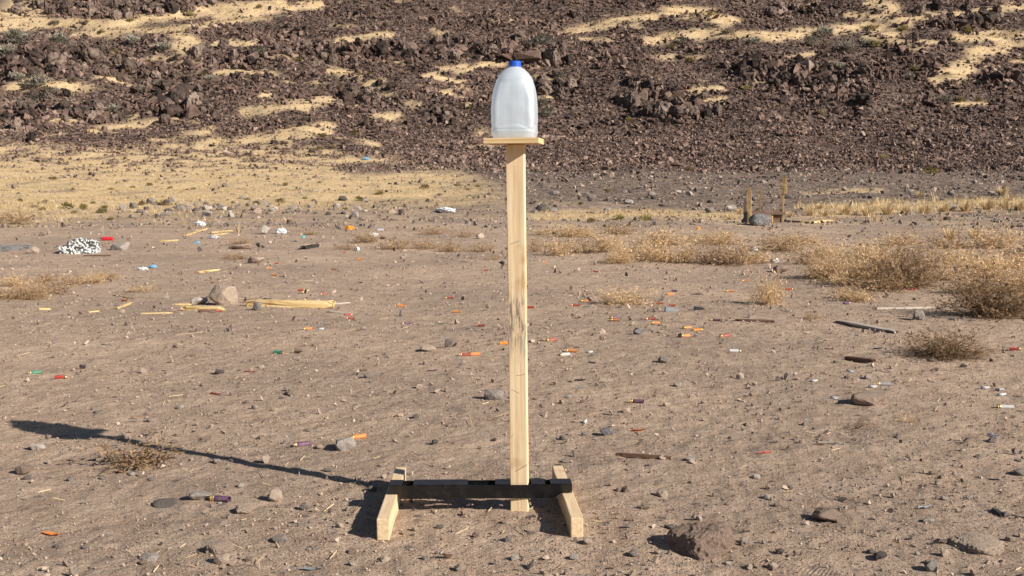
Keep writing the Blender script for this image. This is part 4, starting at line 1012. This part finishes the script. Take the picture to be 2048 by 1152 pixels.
def sliver_bm():
    bm = bmesh.new(); g = [[bm.verts.new((-.03 + .06 * i / 6, .0115 * math.sin(-.9 + 1.8 * j / 4) * (1 - .5 * abs(i / 3 - 1) ** 2), .006 * (1 - math.cos(-1.2 + 2.4 * j / 4)) + .002 * math.sin(i * 1.3))) for j in range(5)] for i in range(7)]
    for i in range(6):
        for j in range(4): bm.faces.new((g[i][j], g[i][j + 1], g[i + 1][j + 1], g[i + 1][j]))
    bmesh.ops.solidify(bm, geom=bm.faces[:], thickness=.0012); return bm
def put(o, px, py, lift, rz, tilt=0, s=1.0):
    p = P(px, py); o.location = (p.x, p.y, p.z + lift); o.rotation_euler = (random.uniform(0, 6) if tilt is None else 0, tilt or 0, rz); o.scale = (s, s, s)
zone = lambda px, py: ('far right' if px > 1060 else 'left')
def shell_label(c, px, py):
    a = {'red': 'dark red', 'clear': 'clear grey'}.get(c, c)
    where = 'on the dirt right of the post' if px > 1050 else 'on the dirt left of the post'
    where += ' behind the splintered planks' if (px < 1050 and py < 600) else (' near the tumbleweeds' if (px > 1050 and py < 630) else '')
    return f'{a} shotgun shell lying {where}'
SPECIAL = {(716, 878): 'bright orange shotgun shell resting on a grey stone', (70, 748): 'dark green shotgun shell lying left of a red one', (123, 757): 'red shotgun shell lying right of a dark green one',
           (558, 707): 'green shotgun shell lying alone on open dirt', (1449, 673): 'brick red shotgun shell with brass head right of the orange cluster', (615, 659): 'orange shotgun shell with dark open mouth alone below the long plank',
           (1230, 641): 'orange shotgun shell lying in front of a purple one', (440, 1003): 'faded purple shotgun shell with brass head among the stones left of the stand',
           (2010, 816): 'white shotgun shell with brass head at the end of a straw stalk', (1767, 770): 'grey shotgun shell with brass head on the open dirt'}
for (px, py, c) in [(1169,603,'orange'),(1150,612,'red'),(1341,589,'orange'),(1350,584,'purple'),(1317,608,'red'),(1346,612,'red'),(1230,641,'orange'),(1229,637,'purple'),(1301,639,'red'),(1311,647,'orange'),
    (1374,657,'orange'),(1396,661,'orange'),(1370,673,'orange'),(1449,673,'red'),(1430,641,'purple'),(1471,705,'clear'),(1142,704,'orange'),(1129,709,'clear'),(1102,682,'red'),(1490,563,'orange'),(1460,584,'orange'),
    (1193,546,'red'),(1090,526,'orange'),(1579,581,'red'),(1827,580,'red'),(1685,583,'orange'),(1694,608,'purple'),(22,559,'orange'),(251,604,'red'),(538,537,'orange'),(548,552,'orange'),(555,528,'red'),
    (666,540,'red'),(648,589,'red'),(603,582,'red'),(615,659,'orange'),(697,631,'red'),(432,623,'red'),(898,597,'red'),(915,626,'orange'),(960,655,'red'),(970,543,'red'),(930,711,'red'),(948,710,'orange'),
    (1063,617,'red'),(558,707,'green'),(70,748,'green'),(123,757,'red'),(716,878,'orange'),(603,891,'purple'),(440,1003,'purple'),(1767,770,'grey'),(2010,816,'white'),(1273,806,'purple'),(812,649,'purple'),(700,638,'red'),(690,505,'red'),(720,520,'orange'),(805,612,'orange'),(1010,690,'orange'),(2030,702,'red')]:
    o = shell(c); lab = SPECIAL.get((px, py)) or shell_label(c, px, py); tag(o, lab, 'shotgun shell', None if (px, py) in SPECIAL else lab.replace('shell', 'shells', 1)[:60])
    put(o, px, py, .0062, random.uniform(-.45, .45) + (math.pi if random.random() < .5 else 0), random.uniform(-.06, .06), random.uniform(.95, 1.12))
for o in bpy.data.objects:
    pass
bits = {}
def bit(kind, color):
    k = (kind, color)
    if k not in bits:
        me = bpy.data.meshes.new(kind); bm = wad_bm() if kind == 'shell_wad' else sliver_bm(); bm.to_mesh(me); bm.free(); me.materials.append(M['hull_' + color])
        for p in me.polygons: p.use_smooth = True
        bits[k] = me
    o = bpy.data.objects.new(kind, bits[k]); C.objects.link(o); return o
for (px, py, c, rz) in [(1170,845,'white',1.5),(1628,764,'white',.1),(1668,796,'white',.05),(1970,778,'white',-.3),(1999,782,'white',-.2),(2003,791,'white',.3),(1985,873,'white',-.3),(1700,745,'white',0),(176,573,'white',0),
    (632,566,'white',.4),(625,554,'white',.2),(574,566,'white',-.3),(642,660,'white',.2),(1240,615,'white',-.7),(635,603,'white',.4),(400,555,'white',.3),(1745,775,'white',.1),(1180,705,'white',.3)]:
    o = bit('shell_wad', c); put(o, px, py, -.002, rz + random.uniform(-.5, .5), 0, random.uniform(.8, 1.1))
    tag(o, 'small white plastic shotgun wad with split petals lying on dirt', 'plastic wad', 'white plastic wads on the dirt')
for (px, py, c) in [(1173,614,'teal'),(1171,589,'pink'),(1311,617,'purple'),(1184,609,'red'),(882,648,'teal'),(500,745,'pink'),(430,787,'pink'),(1276,861,'orange'),(1530,908,'pink'),(1160,761,'purple'),(1160,778,'grey'),(1756,699,'teal'),
    (1850,1020,'clear'),(234,612,'blue'),(309,498,'red'),(560,547,'blue'),(280,556,'blue'),(273,563,'pink'),(586,475,'red'),(1271,496,'blue'),(1427,454,'orange'),(1658,700,'pink'),(1365,590,'orange'),(212,690,'grey'),(865,745,'purple'),(700,523,'pink'),(620,1136,'grey'),(100,1070,'orange')]:
    o = bit('hull_fragment', c); put(o, px, py, .002, random.uniform(-.5, .5), 0, random.uniform(.8, 1.15))
    tag(o, f'flattened {c} plastic hull fragment lying on the desert dirt', 'plastic scrap', f'{c} hull fragments')

def foam_block():
    p = P(155, 507); s = ppm(p); W = 70 / s
    bm = bmesh.new()
    out = [(-.5, 0), (.5, 0), (.49, .36), (.33, .42), (.31, .30), (.22, .30), (.16, .44), (-.05, .46), (-.20, .40), (-.29, .40), (-.30, .25), (-.5, .24)]
    vs = [bm.verts.new((x * W, -.16, z * W)) for x, z in out]; f = bm.faces.new(vs)
    e = bmesh.ops.extrude_face_region(bm, geom=[f]); bmesh.ops.translate(bm, vec=(0, .30, 0), verts=[v for v in e['geom'] if isinstance(v, bmesh.types.BMVert)])
    bmesh.ops.recalc_face_normals(bm, faces=bm.faces); bmesh.ops.triangulate(bm, faces=bm.faces)
    for _ in range(4):
        bmesh.ops.subdivide_edges(bm, edges=[q for q in bm.edges if q.calc_length() > .03], cuts=1); bmesh.ops.triangulate(bm, faces=bm.faces)
    bm.normal_update()
    for v in bm.verts: v.co += v.normal * .012 * (mnoise.noise(v.co * 8) - .1 + .8 * mnoise.noise(v.co * 33))
    o = obj('foam_block', bm, M['foam']); o.location = (p.x, p.y + .1, p.z - .015); o.rotation_euler = (0, 0, R(8))
    tag(o, 'shot up white foam block pitted with dark holes', 'foam block')
foam_block()
def can(px, py, L, r, mat, label, rz=.1, neck=True):
    p = P(px, py); root = empty('can', (p.x, p.y + r, p.z + r * .9), (0, 0, rz)); tag(root, label, 'can')
    bm = bmesh.new(); cyl(bm, r * .8, r, -L / 2, -L / 2 + r * .3, 20, True, False); cyl(bm, r, r, -L / 2 + r * .3, L / 2 - r * .4, 20, False, False); cyl(bm, r, r * .7, L / 2 - r * .4, L / 2, 20, False, True)
    obj('can_body', smooth_bm(bm), M[mat], root)
    if neck:
        bm = bmesh.new(); cyl(bm, r * .35, r * .3, -L / 2 - r * .9, -L / 2 + .001, 12); obj('nozzle', bm, M['black'], root)
    else:
        bm = bmesh.new(); cyl(bm, r * .72, r * .72, L / 2 - .001, L / 2 + r * .06, 18); obj('can_lid', bm, M['silver'], root)
    return root
can(214, 481, .19, .035, 'redcan', 'shiny red spray can lying on its side behind the foam block', .08)
can(760, 463, .14, .033, 'silver', 'silver drink can lying at the far edge of the clearing', .2, False)
can(714, 502, .06, .033, 'rag', 'small white can lying among weeds left of the post', 1.0, False)
def crumple(px, py, wpx, hpx, mat, name, label, cat, seed=0, group=None):
    p = P(px, py); s = ppm(p); w_, h_ = wpx / s, hpx / s
    bm = bmesh.new(); bmesh.ops.create_icosphere(bm, subdivisions=4, radius=.5)
    for v in bm.verts:
        q = v.co * 2.2 + Vector((seed * 2.3, 0, 0)); k = abs(mnoise.noise(q)) * .7 + abs(mnoise.noise(q * 2.3)) * .4
        v.co *= .62 + .75 * k
        v.co.z = max(v.co.z, -.3)
    for v in bm.verts: v.co = Vector((v.co.x * w_, v.co.y * w_ * .8, v.co.z * h_ * 1.2))
    z0 = min(v.co.z for v in bm.verts)
    o = obj(name, bm, M[mat]); o.location = (p.x, p.y + w_ * .35, Hf(p.x, p.y + w_ * .35) - z0 - .008); tag(o, label, cat, group); return o
crumple(283, 541, 24, 9, 'rag', 'white_rag', 'crumpled white rag lying beside a blue scrap', 'rag', 1)
crumple(303, 537, 18, 8, 'bluerag', 'blue_rag', 'crumpled light blue scrap touching a white rag', 'rag', 2)
crumple(748, 473, 18, 10, 'rag', 'plastic_bag', 'crumpled white plastic bag among brown weeds left of post', 'bag', 3)
crumple(561, 468, 26, 14, 'rag', 'white_plastic_scrap', 'white plastic scrap beside the lumpy grey rock', 'scrap', 4)
crumple(890, 426, 50, 12, 'rag', 'white_rubbish', 'heap of pale white rubbish on the far edge of the clearing', 'rubbish', 5)
crumple(398, 452, 26, 12, 'rag', 'white_rubbish', 'white torn rubbish above the pale wood pile', 'rubbish', 6)
crumple(425, 477, 30, 8, 'silver', 'grey_rubbish', 'dull grey crumpled rubbish below the pale wood pile', 'rubbish', 7)
crumple(392, 487, 14, 6, 'bluerag', 'blue_scrap', 'light blue scrap lying below the wood pile', 'scrap', 8)
crumple(698, 459, 22, 9, 'orangeplastic', 'orange_plastic_scrap', 'bright orange yellow plastic scrap at the far clearing edge', 'scrap', 9)
crumple(606, 476, 7, 7, 'ball', 'turquoise_ball', 'tiny turquoise plastic piece on the far dirt', 'scrap', 10)
crumple(1511, 503, 11, 11, 'rag', 'white_bottle_scrap', 'small white crumpled bottle caught in the brush belt', 'scrap', 11)
crumple(1549, 525, 26, 12, 'rag', 'clear_bag', 'pale crumpled bag at the front of the brush belt', 'bag', 12)
crumple(1397, 459, 10, 7, 'orangeplastic', 'yellow_scrap', 'tiny yellow scrap behind the brush belt left of the frame', 'scrap', 13)
crumple(731, 321, 16, 6, 'bluerag', 'blue_tarp', 'pale blue crumpled tarp scrap on the grass at the hill foot', 'tarp', 14)
crumple(1514, 288, 14, 6, 'pink', 'red_slab', 'flat reddish slab lying on the hillside rubble', 'rock', 15)
def wedge(px, py, wpx, hpx, mat, label):
    p = P(px, py); s = ppm(p); w_, h_ = wpx / s, hpx / s; bm = bmesh.new()
    pr = [(-.5, 0), (.5, 0), (.42, .55), (-.46, 1)]
    vs = [bm.verts.new((x * w_, -.03, z * h_)) for x, z in pr]; f = bm.faces.new(vs); e = bmesh.ops.extrude_face_region(bm, geom=[f])
    bmesh.ops.translate(bm, vec=(.01, .07, 0), verts=[v for v in e['geom'] if isinstance(v, bmesh.types.BMVert)]); bmesh.ops.recalc_face_normals(bm, faces=bm.faces)
    bmesh.ops.bevel(bm, geom=bm.edges[:], offset=.003, segments=2, affect='EDGES')
    o = obj('plastic_wedge', bm, M[mat]); o.location = (p.x, p.y + .03, p.z - .003); o.rotation_euler = (0, 0, .1); tag(o, label, 'plastic scrap')
wedge(1344, 625, 30, 9, 'hull_grey', 'grey plastic wedge lying right of the low tumbleweed')
wedge(1399, 620, 22, 7, 'black', 'small black plastic piece right of the grey wedge')
wedge(2006, 1036, 20, 9, 'black', 'small black rectangular chip on the dirt at the right')
print('objects', len(bpy.data.objects))
